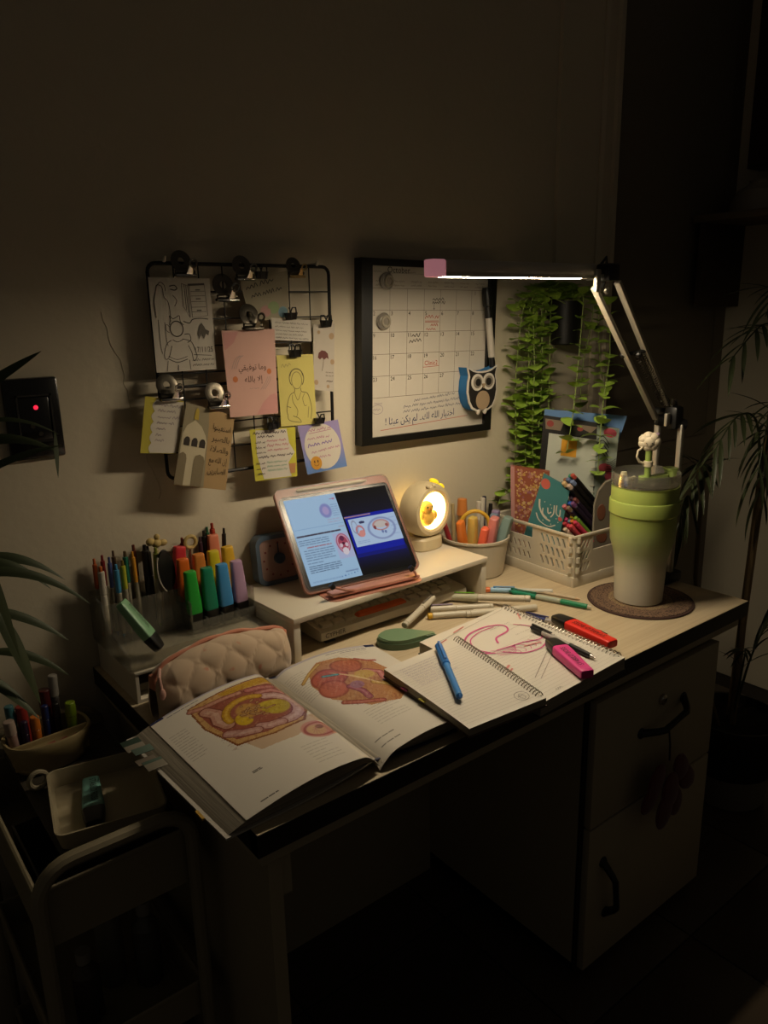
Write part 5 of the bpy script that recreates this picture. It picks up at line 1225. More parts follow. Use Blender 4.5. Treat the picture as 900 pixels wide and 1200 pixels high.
side(CW, 'long_side', Matrix.Translation((CL, 0, 0)) @ MY @ Matrix.Translation((0, 0, -.002)))
plate([[(0, 0), (CL, 0), (CL, CH), (0, CH)]]+slots(.016, .052, .034, .12, 3, 3, .45)+[[(.062, .086), (CL-.02, .086), (CL-.02, .120), (.062, .120)]], .004, MX).build('short_side', M_cr8, crt, ang=20)
plate([[(0, 0), (CL, 0), (CL, CH), (0, CH)]]+[[(.062, .086), (CL-.02, .086), (CL-.02, .120), (.062, .120)]], .004, Matrix.Translation((0, CW, 0)) @ MX).build('short_side', M_cr8, crt, ang=20)
MB().b2((0, 0, .0), (CL, CW, .004)).build('bottom', M_cr8, crt)
b = MB()
for (a, c) in (((-.004, -.004), (CL+.004, .003)), ((-.004, CW-.003), (CL+.004, CW+.004)), ((-.004, .003), (.003, CW-.003)), ((CL-.003, .003), (CL+.004, CW-.003))): b.b2((a[0], a[1], CH-.006), (c[0], c[1], CH+.001), bev=.0015)
b.build('rim', M_cr8, crt)
b = MB()
for (a, c) in (((-.003, -.003), (CL+.003, .003)), ((-.003, CW-.003), (CL+.003, CW+.003)), ((-.003, .003), (.003, CW-.003)), ((CL-.003, .003), (CL+.003, CW-.003))): b.b2((a[0], a[1], 0), (c[0], c[1], .026), bev=.001)
b.build('base_band', M_cr8, crt)
for z in (.036, .062, .088, .112):
    MB().tube([(-.003, .010, z), (-.003, .010, z+.014)], .0055, 10).build('hinge', M_cr8, crt); MB().tube([(.010, -.003, z), (.010, -.003, z+.014)], .0055, 10).build('hinge', M_cr8, crt)
# things standing in the crate. each is a thin block given by its front face corners (TL, TR, BR, BL)
def block(name, label, cat, q, th, m, mp=None):
    q = [Vector(p) for p in q]; t = thing(name, label, cat, tuple(q[3]))
    n = (q[3]-q[0]).cross(q[1]-q[0]).normalized()
    s = Sheet(q); b = MB(); b.slab(lambda u, v, sd: s.p(u, v, 0 if sd else -th), 10, 14); b.build('cover' if mp is None else 'front_cover', m, t, world=True, ang=20)
    return t, s
t, s = block('blue_folder', 'light blue folder standing at the back of the crate', 'folder', [(1.190, -.078, 1.152), (1.312, -.247, 1.137), (1.250, -.172, .757), (1.176, -.066, .757)], .004, mat('folder_blue', '#5f84b4', .5))
t, s = block('clipboard', 'black clipboard with printed top edge in front of blue folder', 'clipboard', [(1.176, -.088, 1.138), (1.268, -.210, 1.118), (1.244, -.205, .757), (1.150, -.082, .757)], .006, mat('clipboard_black', '#16130f', .5))
k = Ink(s, 1)
k.poly([(.03, .02), (.35, .02), (.3, .09), (.05, .09)]); k.poly([(.5, .03), (.9, .03), (.8, .08)]); k.build('print', inkm('#7a6a58'), t)
k = Ink(s, 2); k.disc(.12, .05, .06, .022); k.disc(.62, .06, .05, .015); k.build('print', inkm('#8a3a34'), t)
t, s = block('flower_notebook', 'notebook with pink flowers and zebra stripes behind the tumbler', 'notebook', [(1.246, -.206, 1.116), (1.280, -.249, 1.108), (1.258, -.246, .757), (1.232, -.212, .757)], .008, mat('cover_greygreen', '#8a9488', .5))
for cx, cy, r in ((.6, .04, .3), (.5, .30, .32), (.85, .36, .34)): k = Ink(s, 1); k.disc(cx, cy, r, r*.11); k.build('flower_print', inkm('#b04454'), t)
k = Ink(s, 2)
for i in range(6): k.curve([(.55, .26+.012*i), (.75, .25+.014*i), (.97, .22+.016*i)], .0014)
for i in range(5): k.curve([(.05, .10+.03*i), (.3, .07+.03*i), (.6, .12+.03*i)], .0022)
k.build('stripe_print', inkm('#2a2a26'), t)
t, s = block('white_pad', 'pale spiral pad with a square orange sticky note in the crate', 'notepad', [(1.170, -.112, 1.094), (1.243, -.209, 1.078), (1.226, -.212, .757), (1.146, -.105, .757)], .007, mat('pad_pale', '#b2b6aa', .6))
k = Ink(s, 1); k.poly([(.28, .03), (.60, .03), (.60, .16), (.28, .16)]); k.build('sticky_note', inkm('#c98f1e'), t)
b = MB()
for i in range(16):
    p = s.p(.97, .12+.05*i, .0); d = (s.p(1, .5)-s.p(0, .5)).normalized(); pts = [p+d*(.007*math.cos(a))+s.n*(.007*math.sin(a)-.003) for a in [2*PI*j/9 for j in range(9)]]
    b.tube(pts, .0009, 5, closed=True)
b.build('spiral_wire', mat('spiral_white', '#c9c2b4', .4), t, world=True)
t, s = block('confetti_book', 'notebook with gold and red dotted cover and pink spine in the crate', 'book', [(1.068, -.080, 1.016), (1.126, -.155, 1.004), (1.128, -.150, .757), (1.082, -.078, .757)], .014, mat('cover_rust', '#8a4a34', .5))
r_ = random.Random(9)
for h in ('#b89048', '#b07868', '#c4a470', '#8f5a6a'):
    k = Ink(s, 1+len(h) % 2)
    for i in range(110): a = r_.uniform(.09, .97); c = r_.uniform(.02, .97); rr_ = r_.uniform(.016, .046); k.disc(a, c, rr_, rr_*.37, 8)
    k.build('dot_print', inkm(h), t)
b = MB(); b.slab(lambda u, v, sd: s.p(-.05+.11*u, v, .001 if sd else -.015), 1, 1); b.build('spine', mat('spine_pink', '#b0807c', .5), t, world=True)
t, s = block('teal_book', 'teal book with white calligraphy tilted in the front of the crate', 'book', [(1.098, -.160, 1.004), (1.140, -.212, .968), (1.112, -.196, .800), (1.064, -.128, .838)], .012, mat('cover_teal', '#3a7478', .5, var=.08, scale=20))
k = Ink(s, 1); C = k.curve
CY = lambda p, w: C([(a, b_*.95-.22) for a, b_ in p], w*1.4)
CY([(.12, .62), (.2, .74), (.4, .84), (.62, .86)], .0030); CY([(.3, .72), (.34, .8), (.5, .84)], .002); CY([(.62, .60), (.66, .72), (.6, .8)], .002); CY([(.7, .58), (.74, .7), (.86, .72), (.84, .62)], .002); CY([(.44, .68), (.5, .76), (.58, .72)], .002); CY([(.14, .84), (.3, .93), (.6, .95), (.8, .88)], .002)
for x, y in ((.5, .62), (.56, .66), (.78, .78), (.4, .9), (.86, .82), (.66, .9), (.3, .62)): k.disc(x, y*.95-.22, .018, .009, 8)
k.build('calligraphy', inkm('#c4c0b2'), t)
for a_ in ((.16, .12, .16, .075), (.9, .5, .07, .03)): k = Ink(s, 1); k.disc(*a_); k.build('flower_print', inkm('#b85648'), t)
# bundles of pens packed in rows: black barrels with coloured ends
def bundle(c, d, rows, cols, barrel, r, grp, Lp=.115):
    d = Vector(d).normalized(); a = Vector((0, 0, 1)).cross(d).normalized(); a = a if a.dot(Vector((.79, -.62, 0))) > 0 else -a
    up = a.cross(d); up = up if up.z > 0 else -up; it = iter(cols); rj = random.Random(len(cols))
    for q, n in enumerate(rows):
        for k in range(n):
            col, lb = next(it)
            p = Vector(c)+a*((k-(n-1)/2)*2.08*r)+up*(((len(rows)-1)/2-q)*2.05*r)-d*rj.uniform(0, .008)
            e = p+d*min(Lp, (p.z-.765)/max(.05, -d.z))
            pen(lb, e, p, [('barrel', 0, .88, r, r, barrel or col), ('end_plug', .88, 1, r*.92, r*.84, col)], 'felt_pen', 'pen', group=grp)
bundle((1.140, -.205, .988), (.60, -.14, -.64), (2, 3, 3),
       [('#3a8a72', 'black felt pen with mint green end, uppermost in the crate bundle'), ('#b0483c', 'black felt pen with red end beside the mint one'), ('#8a5a44', 'black felt pen with brown end at the left of the upper bundle'), ('#5a6a90', 'black felt pen with slate blue end in the upper bundle middle'), ('#6a7a9c', 'black felt pen with grey blue end at the right of the upper bundle'), ('#54606e', 'black felt pen with dark grey end in the upper bundle'), ('#c4a878', 'black felt pen with cream end at the bottom of the upper bundle'), ('#bfa898', 'black felt pen with pale pink end at the bottom right of upper bundle')], '#12100e', .0068, 'black felt pens bundled in the crate')
bundle((1.136, -.214, .932), (.60, -.14, -.64), (2, 3, 2),
       [('#3a2a3a', 'dark plum pen at the top of the middle crate bundle'), ('#6a3a38', 'dark red ended pen in the middle crate bundle'), ('#22489a', 'royal blue ended pen, left of the middle crate bundle'), ('#2a52a4', 'bright blue ended pen at the centre of the middle crate bundle'), ('#6a3f70', 'purple ended pen at the right of the middle crate bundle'), ('#c06a72', 'rose ended pen at the lower left of the middle crate bundle'), ('#7a6650', 'tan ended pen at the bottom of the middle crate bundle')], '#251a2c', .0068, 'dark pens bundled in the crate')
bundle((1.130, -.222, .880), (.60, -.14, -.62), (2, 4, 3, 1),
       [('#c8b82a', 'yellow pen at the top of the lowest crate bundle'), ('#6f9a34', 'lime green pen at the top right of the lowest crate bundle'), ('#b03a6a', 'magenta pen at the left of the lowest crate bundle'), ('#5a8a9a', 'pale blue pen at the centre of the lowest crate bundle'), ('#d06a2a', 'orange pen near the middle of the lowest crate bundle'), ('#d03a5a', 'crimson pen at the right of the lowest crate bundle'), ('#a83038', 'dark red pen at the lower left of the lowest crate bundle'), ('#c83a4a', 'red pen low in the lowest crate bundle'), ('#d24a54', 'coral pen at the lower right of the lowest crate bundle'), ('#cbb09a', 'cream pen at the bottom of the lowest crate bundle')], None, .0062, 'coloured pens bundled in the crate', .085)
# grey patterned pouch at the right
q = [(1.178, -.246, .975), (1.236, -.292, .992), (1.236, -.292, .760), (1.172, -.240, .760)]
t = thing('patterned_case', 'grey rounded case with brown oval patches beside the tumbler', 'case', (1.19, -.255, .76))
s = Sheet([Vector(p) for p in q])
Mq = Matrix((Vector((.785, -.62, 0)), Vector((0, 0, 1)), Vector((-.62, -.785, 0)))).transposed().to_4x4(); Mq.translation = (1.180, -.258, .757)
ol = [(0, 0), (.075, 0), (.075, .235), (.05, .238), (.025, .228), (.008, .205), (0, .17)]
MB().prism(ol, -.012, 0, Mq).build('body', mat('case_grey', '#5a5348', .5), t, world=True)
MB().tube([Mq @ Vector((x, y, .0)) for x, y in ol[3:]+ol[:1]], .0022, 6).build('piping', mat('case_piping', '#8f8878', .5), t, world=True)
for i, (x, y, rx, ry) in enumerate(((.018, .15, .011, .022), (.052, .11, .016, .020), (.022, .085, .014, .016), (.056, .17, .014, .02))):
    MB().lathe([(.0001, 0), (1, 0), (.9, .0015), (.0001, .0018)], 16, Mq @ Matrix.Translation((x, y, .0003)) @ Matrix.Diagonal((rx, ry, 1, 1))).build('patch', mat(('patch_brown', 'patch_mauve')[i % 2], ('#5a3420', '#5c443c')[i % 2], .6), t, world=True)

# ================================================================ tumbler on its coaster
TX, TY = 1.090, -.457
co = thing('coaster', 'round woven coaster with dark brown border and tan centre', 'coaster', (TX+.006, TY-.002, .75))
MB().lathe([(.0001, 0), (.117, 0), (.119, .002), (.118, .004), (.0001, .0042)], 56).build('mat_base', mat('coaster_rim', '#3c2620', .85), co)
def coaster_mat():
    m = bpy.data.materials.new('coaster_weave'); m.use_nodes = True; nt = m.node_tree; bs = nt.nodes['Principled BSDF']; bs.inputs['Roughness'].default_value = .9
    tc = nt.nodes.new('ShaderNodeTexCoord'); ln = nt.nodes.new('ShaderNodeVectorMath'); ln.operation = 'LENGTH'; nt.links.new(tc.outputs['Object'], ln.inputs[0])
    cr = nt.nodes.new('ShaderNodeValToRGB'); cr.color_ramp.interpolation = 'CONSTANT'; els = [(0, '#94805a'), (.42, '#6a5238'), (.47, '#8a7854'), (.60, '#3c2620'), (.64, '#5e4838'), (.70, '#3a2722'), (.86, '#5e4838'), (.90, '#2e1c18')]
    while len(cr.color_ramp.elements) < len(els): cr.color_ramp.elements.new(.5)
    for e, (p, c) in zip(cr.color_ramp.elements, els): e.position = p; e.color = lin(c)+(1,)
    mm = nt.nodes.new('ShaderNodeMath'); mm.operation = 'DIVIDE'; mm.inputs[1].default_value = .118; nt.links.new(ln.outputs['Value'], mm.inputs[0]); nt.links.new(mm.outputs[0], cr.inputs[0])
    vo = nt.nodes.new('ShaderNodeTexVoronoi'); vo.inputs['Scale'].default_value = 260; nt.links.new(tc.outputs['Object'], vo.inputs['Vector'])
    cr2 = nt.nodes.new('ShaderNodeValToRGB'); cr2.color_ramp.elements[0].position = .42; cr2.color_ramp.elements[1].position = .5; nt.links.new(vo.outputs['Distance'], cr2.inputs[0])
    mx = nt.nodes.new('ShaderNodeMix'); mx.data_type = 'RGBA'; nt.links.new(cr2.outputs[0], mx.inputs['Factor']); mx.inputs['B'].default_value = lin('#6e5642')+(1,); nt.links.new(cr.outputs[0], mx.inputs['A']); nt.links.new(mx.outputs['Result'], bs.inputs['Base Color'])
    return m
MB().lathe([(.0001, .0), (.112, .0), (.112, .0009), (.0001, .001)], 56).build('woven_top', coaster_mat(), co).location = (0, 0, .0042)
tb = thing('tumbler', 'lime green to white insulated tumbler with clear lid on the coaster', 'tumbler', (TX, TY, .7555))
M_tum = gradient_mat('tumbler_coat', [(.0, '#c2bdae'), (.075, '#bdbaa6'), (.125, '#9ba578'), (.19, '#93a252'), (.285, '#9fb054')], 2, .5)
S = [(.0001, 0), (.050, 0), (.0535, .003), (.0555, .05), (.058, .10), (.064, .125), (.070, .145), (.0715, .17), (.0725, .20), (.0725, .206), (.0755, .209), (.0758, .236), (.0745, .239), (.0725, .2395), (.0728, .268), (.0715, .272), (.0001, .272)]
MB().lathe(S, 56).build('body', M_tum, tb, ang=30)
MB().lathe([(.071, .271), (.074, .272), (.0745, .281), (.0735, .300), (.0720, .301), (.0715, .284), (.0001, .282)], 48, cap=False).build('lid', clear_mat('lid_clear', (.80, .78, .72), .16, .08, .07), tb)
MB().lathe([(.0001, .2722), (.0695, .2722), (.0695, .2745), (.060, .2755), (.0001, .2755)], 40).build('lid_disc', mat('lid_grey', '#6f6a60', .25, .3), tb)
M_lime = mat('lid_lime', '#9cb060', .4)
an = -.35
Rl = Matrix.Rotation(an, 4, 'Z')
MB().prism(rrect(-.016, -.010, .056, .010, .008), .2825, .290, Rl).build('lid_slider', M_lime, tb)
b = MB(); b.loft([(0, .012, .030), (.012, .015, .032), (.018, .026, .032), (.021, .028, .030)], 18, .5, Rl @ Matrix.Translation((.064, 0, .283))); b.build('spout', M_lime, tb)
b = MB(); b.loft([(.282, .018, .014), (.292, .014, .012), (.300, .012, .010)], 14, .7, Rl @ Matrix.Translation((-.045, .018, 0))); b.tube([Rl @ Vector((-.05, .0, .286)), Rl @ Vector((-.02, .014, .286))], .004, 8); b.build('lid_tab', plain('#c2bb9c'), tb)
sx, sy = -.002, -.004
MB().tube([(sx, sy, .284), (sx, sy, .352)], .0068, 14).build('straw', mat('straw_green', '#8aa050', .4), tb)
MB().lathe([(.0068, .312), (.0105, .313), (.0105, .324), (.0068, .325)], 20, Matrix.Translation((sx, sy, 0)), cap=False).build('straw_band', plain('#c4b99e'), tb)
b = MB()
for k in range(7):
    a = 2*PI*k/7; b.ell(Vector((sx, sy, .368+.010*math.sin(a)))+Vector((.54, -.84, 0))*(.012*math.cos(a)), (.0125, .0125, .012), 14, 9)
b.ell((sx, sy, .368), (.017, .017, .017), 14, 10); b.build('straw_topper', mat('topper_white', '#c9bda4', .5), tb)
MB().tube([(sx-.012, sy+.006, .358), (sx-.022, sy+.012, .348), (sx-.024, sy+.013, .335), (sx-.018, sy+.010, .324), (sx-.008, sy+.004, .319)], .0028, 8).build('topper_strap', plain('#c4b99e'), tb)
vd = Vector((-.84, -.54, 0)); pr = Vector((.54, -.84, 0))
for k_ in (-1, 1): MB().ell(Vector((sx, sy, .3665))+vd*.0172+pr*(.006*k_), (.0016, .0013, .0015), 8, 6).build('topper_eye', M_black, tb)
MB().ell(Vector((sx, sy, .384))+pr*.016, (.005, .005, .004), 8, 6).build('topper_bow', mat('bow_mauve', '#8a7488', .5), tb)
# ================================================================ hanging plant
M_leaf = mat('eucalyptus_leaf', '#8dab40', .5, var=.22, scale=9); M_stem = mat('eucalyptus_stem', '#8a9a56', .6)
hp = thing('hanging_plant', 'trailing green leafy vines spilling from a black wall planter', 'plant', (1.315, .01, 1.32))
b = MB().lathe([(.0001, 0), (.034, 0), (.037, .004), (.044, .10), (.046, .115), (.041, .115), (.034, .01), (.0001, .01)], 26, Matrix.Translation((1.320, -.030, 1.312))); b.build('planter', M_black, hp, world=True)
MB().b2((1.30, .010, 1.38), (1.34, .0175, 1.44)).build('wall_bracket', M_black, hp, world=True)
def leafmesh(L, W, cup=.15):
    b = MB(); nu, nv = 4, 6
    def fn(u, v):
        w = W*math.sin(PI*min(1, v*.93+.07))**.62; x = (u-.5)*w; return (x, -v*L, cup*abs(u-.5)*2*w*.35+.10*L*math.sin(v*PI)-.05*L*v)
    b.grid(fn, nu, nv); return b.mesh('leaf', M_leaf, 180)
LEAF = [leafmesh(.036, .033), leafmesh(.030, .028), leafmesh(.040, .035)]
rng = random.Random(12); nleaf = 0; MAXL = 296
rest = MB()
def vine(pts, step=.021, sc=1.0, ls=1.0):
    global nleaf
    # Catmull-Rom through pts
    P = [Vector(p) for p in pts]; P = [P[0]]+P+[P[-1]]; path = []
    for i in range(1, len(P)-2):
        for k in range(14):
            t = k/14; path.append(.5*(2*P[i]+(P[i+1]-P[i-1])*t+(2*P[i-1]-5*P[i]+4*P[i+1]-P[i+2])*t*t+(3*P[i]-P[i-1]-3*P[i+1]+P[i+2])*t**3))
    path.append(P[-2])
    o = MB().tube(path, .0013, 5).build('vine', M_stem, hp, world=True)
    acc = 0; az = rng.uniform(0, 6.28)
    for i in range(1, len(path)):
        acc += (path[i]-path[i-1]).length
        if acc > step:
            acc = 0; az += 1.57+rng.uniform(-.3, .3)
            for sgn in (0, PI):
                a = az+sgn; tilt = rng.uniform(-.55, .15); sz = sc*rng.uniform(.8, 1.25)
                Mx = Matrix.Translation(path[i]) @ Matrix.Rotation(a, 4, 'Z') @ Matrix.Rotation(tilt, 4, 'X') @ Matrix.Rotation(rng.uniform(-.3, .3), 4, 'Y') @ Matrix.Scale(sz*ls, 4)
                wp = Mx @ Vector((0, -.02, 0))
                if wp.y > .022: continue
                me = LEAF[rng.randrange(3)]
                if nleaf < MAXL: inst('leaf', me, o, WM[hp].inverted() @ Mx); nleaf += 1
                else: rest.add([v.co for v in me.vertices], [tuple(p.vertices) for p in me.polygons], Mx)
# the dense curtain on the left of the planter
for (x, y, zb) in ((1.150, -.012, .93), (1.172, -.030, .90), (1.195, -.016, .88), (1.215, -.040, .90), (1.236, -.018, .94), (1.250, -.044, .95), (1.185, -.050, .98)):
    vine([(1.30, -.05, 1.42), ((1.30+x)/2+.01, -.055, 1.462), (x, -.040, 1.43), (x+rng.uniform(-.01, .01), y, 1.25), (x+rng.uniform(-.012, .012), y, 1.08), (x+rng.uniform(-.01, .01), y, zb)], .019)
# looser vines at the right, two of them falling over the folder
vine([(1.32, -.06, 1.43), (1.35, -.09, 1.44), (1.365, -.085, 1.38), (1.345, -.075, 1.25), (1.350, -.070, 1.13)], .030)
vine([(1.33, -.06, 1.43), (1.39, -.08, 1.44), (1.40, -.08, 1.35), (1.412, -.085, 1.25), (1.42, -.10, 1.17)], .024)
vine([(1.31, -.08, 1.43), (1.29, -.11, 1.44), (1.275, -.120, 1.36), (1.225, -.150, 1.22), (1.182, -.176, 1.14), (1.166, -.174, 1.05)], .032)
vine([(1.34, -.07, 1.43), (1.37, -.12, 1.42), (1.36, -.15, 1.30), (1.255, -.215, 1.19), (1.212, -.240, 1.08), (1.205, -.245, .985)], .030)
vine([(1.28, -.06, 1.42), (1.20, -.05, 1.445), (1.13, -.045, 1.435), (1.10, -.045, 1.40)], .022)
vine([(1.22, -.02, .96), (1.14, -.02, .93), (1.105, -.012, .92), (1.092, -.010, .895)], .022)
# a crown of leaves above the planter
for k in range(7):
    a = 2*PI*k/7; vine([(1.315, -.035, 1.42), (1.31+.04*math.cos(a), -.04+.025*math.sin(a)*.8, 1.445+.015*(k % 2)), (1.30+.065*math.cos(a), max(-.09, -.045+.04*math.sin(a)), 1.43)], .020)
if rest.v: rest.build('small_leaves', M_leaf, hp, ang=180, world=True, fix=False, kind='stuff')

# ================================================================ palm beside the desk
M_palm = mat('palm_leaf', '#323a20', .5, var=.15); M_cane = mat('palm_cane', '#6a5638', .7, var=.2, scale=20)
pp = thing('potted_palm', 'tall palm in a dark pot on the floor right of desk', 'plant', (1.63, -.45, 0))
MB().lathe([(.0001, 0), (.095, 0), (.10, .004), (.112, .10), (.112, .102), (.0001, .102)], 30).build('pot_base', mat('pot_grey', '#6f675a', .7), pp)
MB().lathe([(.1125, .10), (.122, .24), (.130, .245), (.130, .262), (.122, .262), (.118, .235), (.0001, .235)], 30).build('pot', mat('pot_black', '#14120f', .5), pp)
MB().lathe([(.0001, .234), (.117, .238), (.0001, .246)], 24).build('soil', mat('soil', '#1e1710', .95), pp)
def leaflet(L, W):
    b = MB()
    def fn(u, v): w = W*math.sin(PI*min(1, v*.9+.1))**.8; return ((u-.5)*w, -v*L, -.28*L*v*v+abs(u-.5)*w*.4)
    b.grid(fn, 2, 7); return b.mesh('leaflet', M_palm, 180)
LF = [leaflet(.11, .010), leaflet(.135, .011), leaflet(.085, .009)]
rngp = random.Random(5)
def frond(pts, n, spread=.95, start=.25, size=1.0):
    P = [Vector(p) for p in pts]; P = [P[0]]+P+[P[-1]]; path = []
    for i in range(1, len(P)-2):
        for k in range(10):
            t = k/10; path.append(.5*(2*P[i]+(P[i+1]-P[i-1])*t+(2*P[i-1]-5*P[i]+4*P[i+1]-P[i+2])*t*t+(3*P[i]-P[i-1]-3*P[i+1]+P[i+2])*t**3))
    path.append(P[-2])
    o = MB().tube(path, [.004-.0028*i/(len(path)-1) for i in range(len(path))], 6).build('frond', M_palm, pp, world=True)
    for k in range(n):
        f = start+(1-start)*(k+.5)/n; i = min(len(path)-2, int(f*(len(path)-1))); p = path[i]; d = (path[i+1]-path[i]).normalized()
        side = d.cross(Vector((0, 0, 1)));  side = side.normalized() if side.length > .1 else Vector((1, 0, 0))
        for sg in (-1, 1):
            out = (d*(.75+.5*f)+side*sg*spread*(1.1-.6*f)+Vector((0, 0, rngp.uniform(-.25, .2)))).normalized()
            y = -out; x = y.cross(Vector((0, 0, 1))).normalized(); z = x.cross(y)
            Mx = Matrix((x, y, z)).transposed().to_4x4(); Mx.translation = p
            inst('leaflet', LF[rngp.randrange(3)], o, WM[pp].inverted() @ Mx @ Matrix.Scale(size*rngp.uniform(.85, 1.2), 4))
def cane(pts, r):
    MB().tube(pts, r, 8).build('cane', M_cane, pp, world=True)
cane([(1.60, -.46, .23), (1.60, -.46, .55), (1.615, -.46, .80), (1.640, -.46, 1.10), (1.66, -.46, 1.32)], .011)
cane([(1.64, -.43, .23), (1.66, -.43, .60), (1.70, -.42, .95), (1.73, -.42, 1.2)], .009)
cane([(1.57, -.44, .23), (1.50, -.40, .45), (1.475, -.38, .70), (1.47, -.38, .90)], .006)
frond([(1.64, -.46, 1.22), (1.60, -.47, 1.33), (1.50, -.48, 1.36), (1.36, -.48, 1.28)], 8)
frond([(1.66, -.46, 1.28), (1.64, -.47, 1.42), (1.56, -.48, 1.45), (1.47, -.5, 1.38)], 8)
frond([(1.61, -.46, .98), (1.56, -.46, 1.12), (1.46, -.46, 1.14), (1.36, -.46, 1.06)], 9)
frond([(1.475, -.38, .85), (1.455, -.39, .99), (1.42, -.40, 1.02), (1.36, -.41, .97)], 8, .9, .3, .9)
frond([(1.63, -.46, 1.02), (1.60, -.48, 1.16), (1.54, -.50, 1.13), (1.47, -.52, 1.0)], 8)
frond([(1.47, -.38, .82), (1.41, -.38, .93), (1.38, -.38, .90), (1.37, -.38, .80)], 7, .7, .4, .8)
frond([(1.70, -.42, .95), (1.70, -.44, 1.08), (1.64, -.46, 1.05), (1.58, -.48, .92)], 7)
frond([(1.60, -.46, .24), (1.58, -.48, .40), (1.55, -.50, .50), (1.50, -.52, .52)], 5, .6, .4, .8)
frond([(1.62, -.45, .24), (1.64, -.47, .42), (1.66, -.49, .52), (1.70, -.50, .55)], 5, .6, .4, .8)

# ================================================================ bamboo-leaved plant at the left edge
M_bam = mat('bamboo_leaf', '#3c4824', .6, var=.2, scale=8)
bp = thing('bamboo_plant', 'long-leaved bamboo plant reaching in from the left edge', 'plant', (-.36, -.30, 0))
MB().lathe([(.0001, 0), (.09, 0), (.115, .26), (.12, .27), (.11, .27), (.10, .24), (.0001, .24)], 26).build('pot', mat('pot_brown', '#4a3a2c', .6), bp)
for (dx, dy, h) in ((0, 0, 1.32), (.03, .03, 1.1), (-.03, .02, 1.2)):
    b = MB(); pts = [(dx*.4, dy*.4, .23), (dx, dy, h*.5), (dx*1.4+.02, dy, h)]; b.tube(pts, [.009, .008, .005], 8); b.build('stalk', mat('bamboo_stalk', '#56602f', .5), bp)
def bleaf(p0, p1, sag, w, twist=0):
    p0, p1 = Vector(p0), Vector(p1); d = p1-p0; L = d.length; side = d.cross(Vector((.3, -.8, .4))).normalized()
    def fn(u, v):
        ww = w*math.sin(PI*min(1, v*.88+.10))**.9 if v < .999 else .0004
        p = p0+d*v+Vector((0, 0, sag*4*v*(1-v))); tw = twist*v
        return tuple(p+side*((u-.5)*ww)*math.cos(tw)+Vector((.4, -.6, .5))*((u-.5)*ww*math.sin(tw))+Vector((0, 0, -abs(u-.5)*ww*.35)))
    MB().grid(fn, 4, 14).build('leaf', M_bam, bp, world=True, ang=180, fix=False)
# y = -.35 plane: x, z taken from where the leaves sit in the room
for a, c, sg, w, tw in (((-.235, -.33, 1.30), (-.121, -.36, 1.372), .004, .020, 0), ((-.26, -.30, 1.22), (-.106, -.33, 1.235), .035, .024, 0), ((-.25, -.34, 1.20), (-.108, -.35, 1.248), .012, .016, .2),
                        ((-.23, -.33, 1.275), (-.108, -.34, 1.262), .02, .010, 0), ((-.112, -.34, 1.264), (-.118, -.35, 1.205), .0, .012, .4),
                        ((-.27, -.36, 1.09), (-.105, -.38, 1.030), .035, .022, 0), ((-.26, -.34, 1.10), (-.128, -.36, 1.065), .03, .026, .3), ((-.25, -.38, 1.06), (-.145, -.40, .995), .015, .022, .2),
                        ((-.24, -.35, 1.11), (-.150, -.37, 1.06), .02, .022, .3), ((-.228, -.40, 1.06), (-.194, -.42, .925), .02, .034, .2), ((-.245, -.38, 1.0), (-.150, -.40, .945), .016, .020, 0), ((-.24, -.42, 1.16), (-.212, -.43, 1.0), .02, .022, 0), ((-.26, -.37, .98), (-.196, -.41, .90), .01, .026, .3)):
    bleaf(a, c, sg, w*.62, tw)

# ================================================================ trolley at the lower left
M_cart = mat('cart_beige', '#8a8068', .5, var=.04)
ct_ = thing('utility_cart', 'beige metal utility trolley standing beside the desk', 'cart', (-.12, -.2, 0))
X0, X1, Y0, Y1 = -.235, -.012, -.415, -.02
def hoop(y, nm):
    P = [(X0, y, .02), (X0, y, .62)]+[(X0+.05-.05*math.cos(PI/2*i/6), y, .64+.05*math.sin(PI/2*i/6)) for i in range(7)]+[(X1-.05+.05*math.sin(PI/2*i/6), y, .64+.05*math.cos(PI/2*i/6)) for i in range(7)]+[(X1, y, .62), (X1, y, .02)]
    MB().tube(P, .011, 10).build(nm, M_cart, ct_, world=True)
hoop(Y0-.012, 'hoop_leg'); hoop(Y1+.012, 'hoop_leg')
def basket(z0, z1, nm):
    b = MB(); t = .003
    b.b2((X0, Y0, z0), (X1, Y1, z0+t)); b.b2((X0, Y0, z0+t), (X0+t, Y1, z1)); b.b2((X1-t, Y0, z0+t), (X1, Y1, z1)); b.b2((X0+t, Y0, z0+t), (X1-t, Y0+t, z1)); b.b2((X0+t, Y1-t, z0+t), (X1-t, Y1, z1))
    b.tube([(X0, Y0, z1), (X1, Y0, z1), (X1, Y1, z1), (X0, Y1, z1)], .005, 8, closed=True); b.build(nm, M_cart, ct_, world=True)
basket(.555, .648, 'basket'); basket(.30, .36, 'basket'); basket(.06, .12, 'basket')
for (x, y) in ((X0, Y0-.012), (X1, Y0-.012), (X0, Y1+.012), (X1, Y1+.012)): MB().lathe([(.012, -.005), (.018, -.003), (.018, .003), (.012, .005)], 14, Matrix.Translation((x, y, .018)) @ Matrix.Rotation(PI/2, 4, 'Y')).build('wheel', M_black, ct_, world=True)
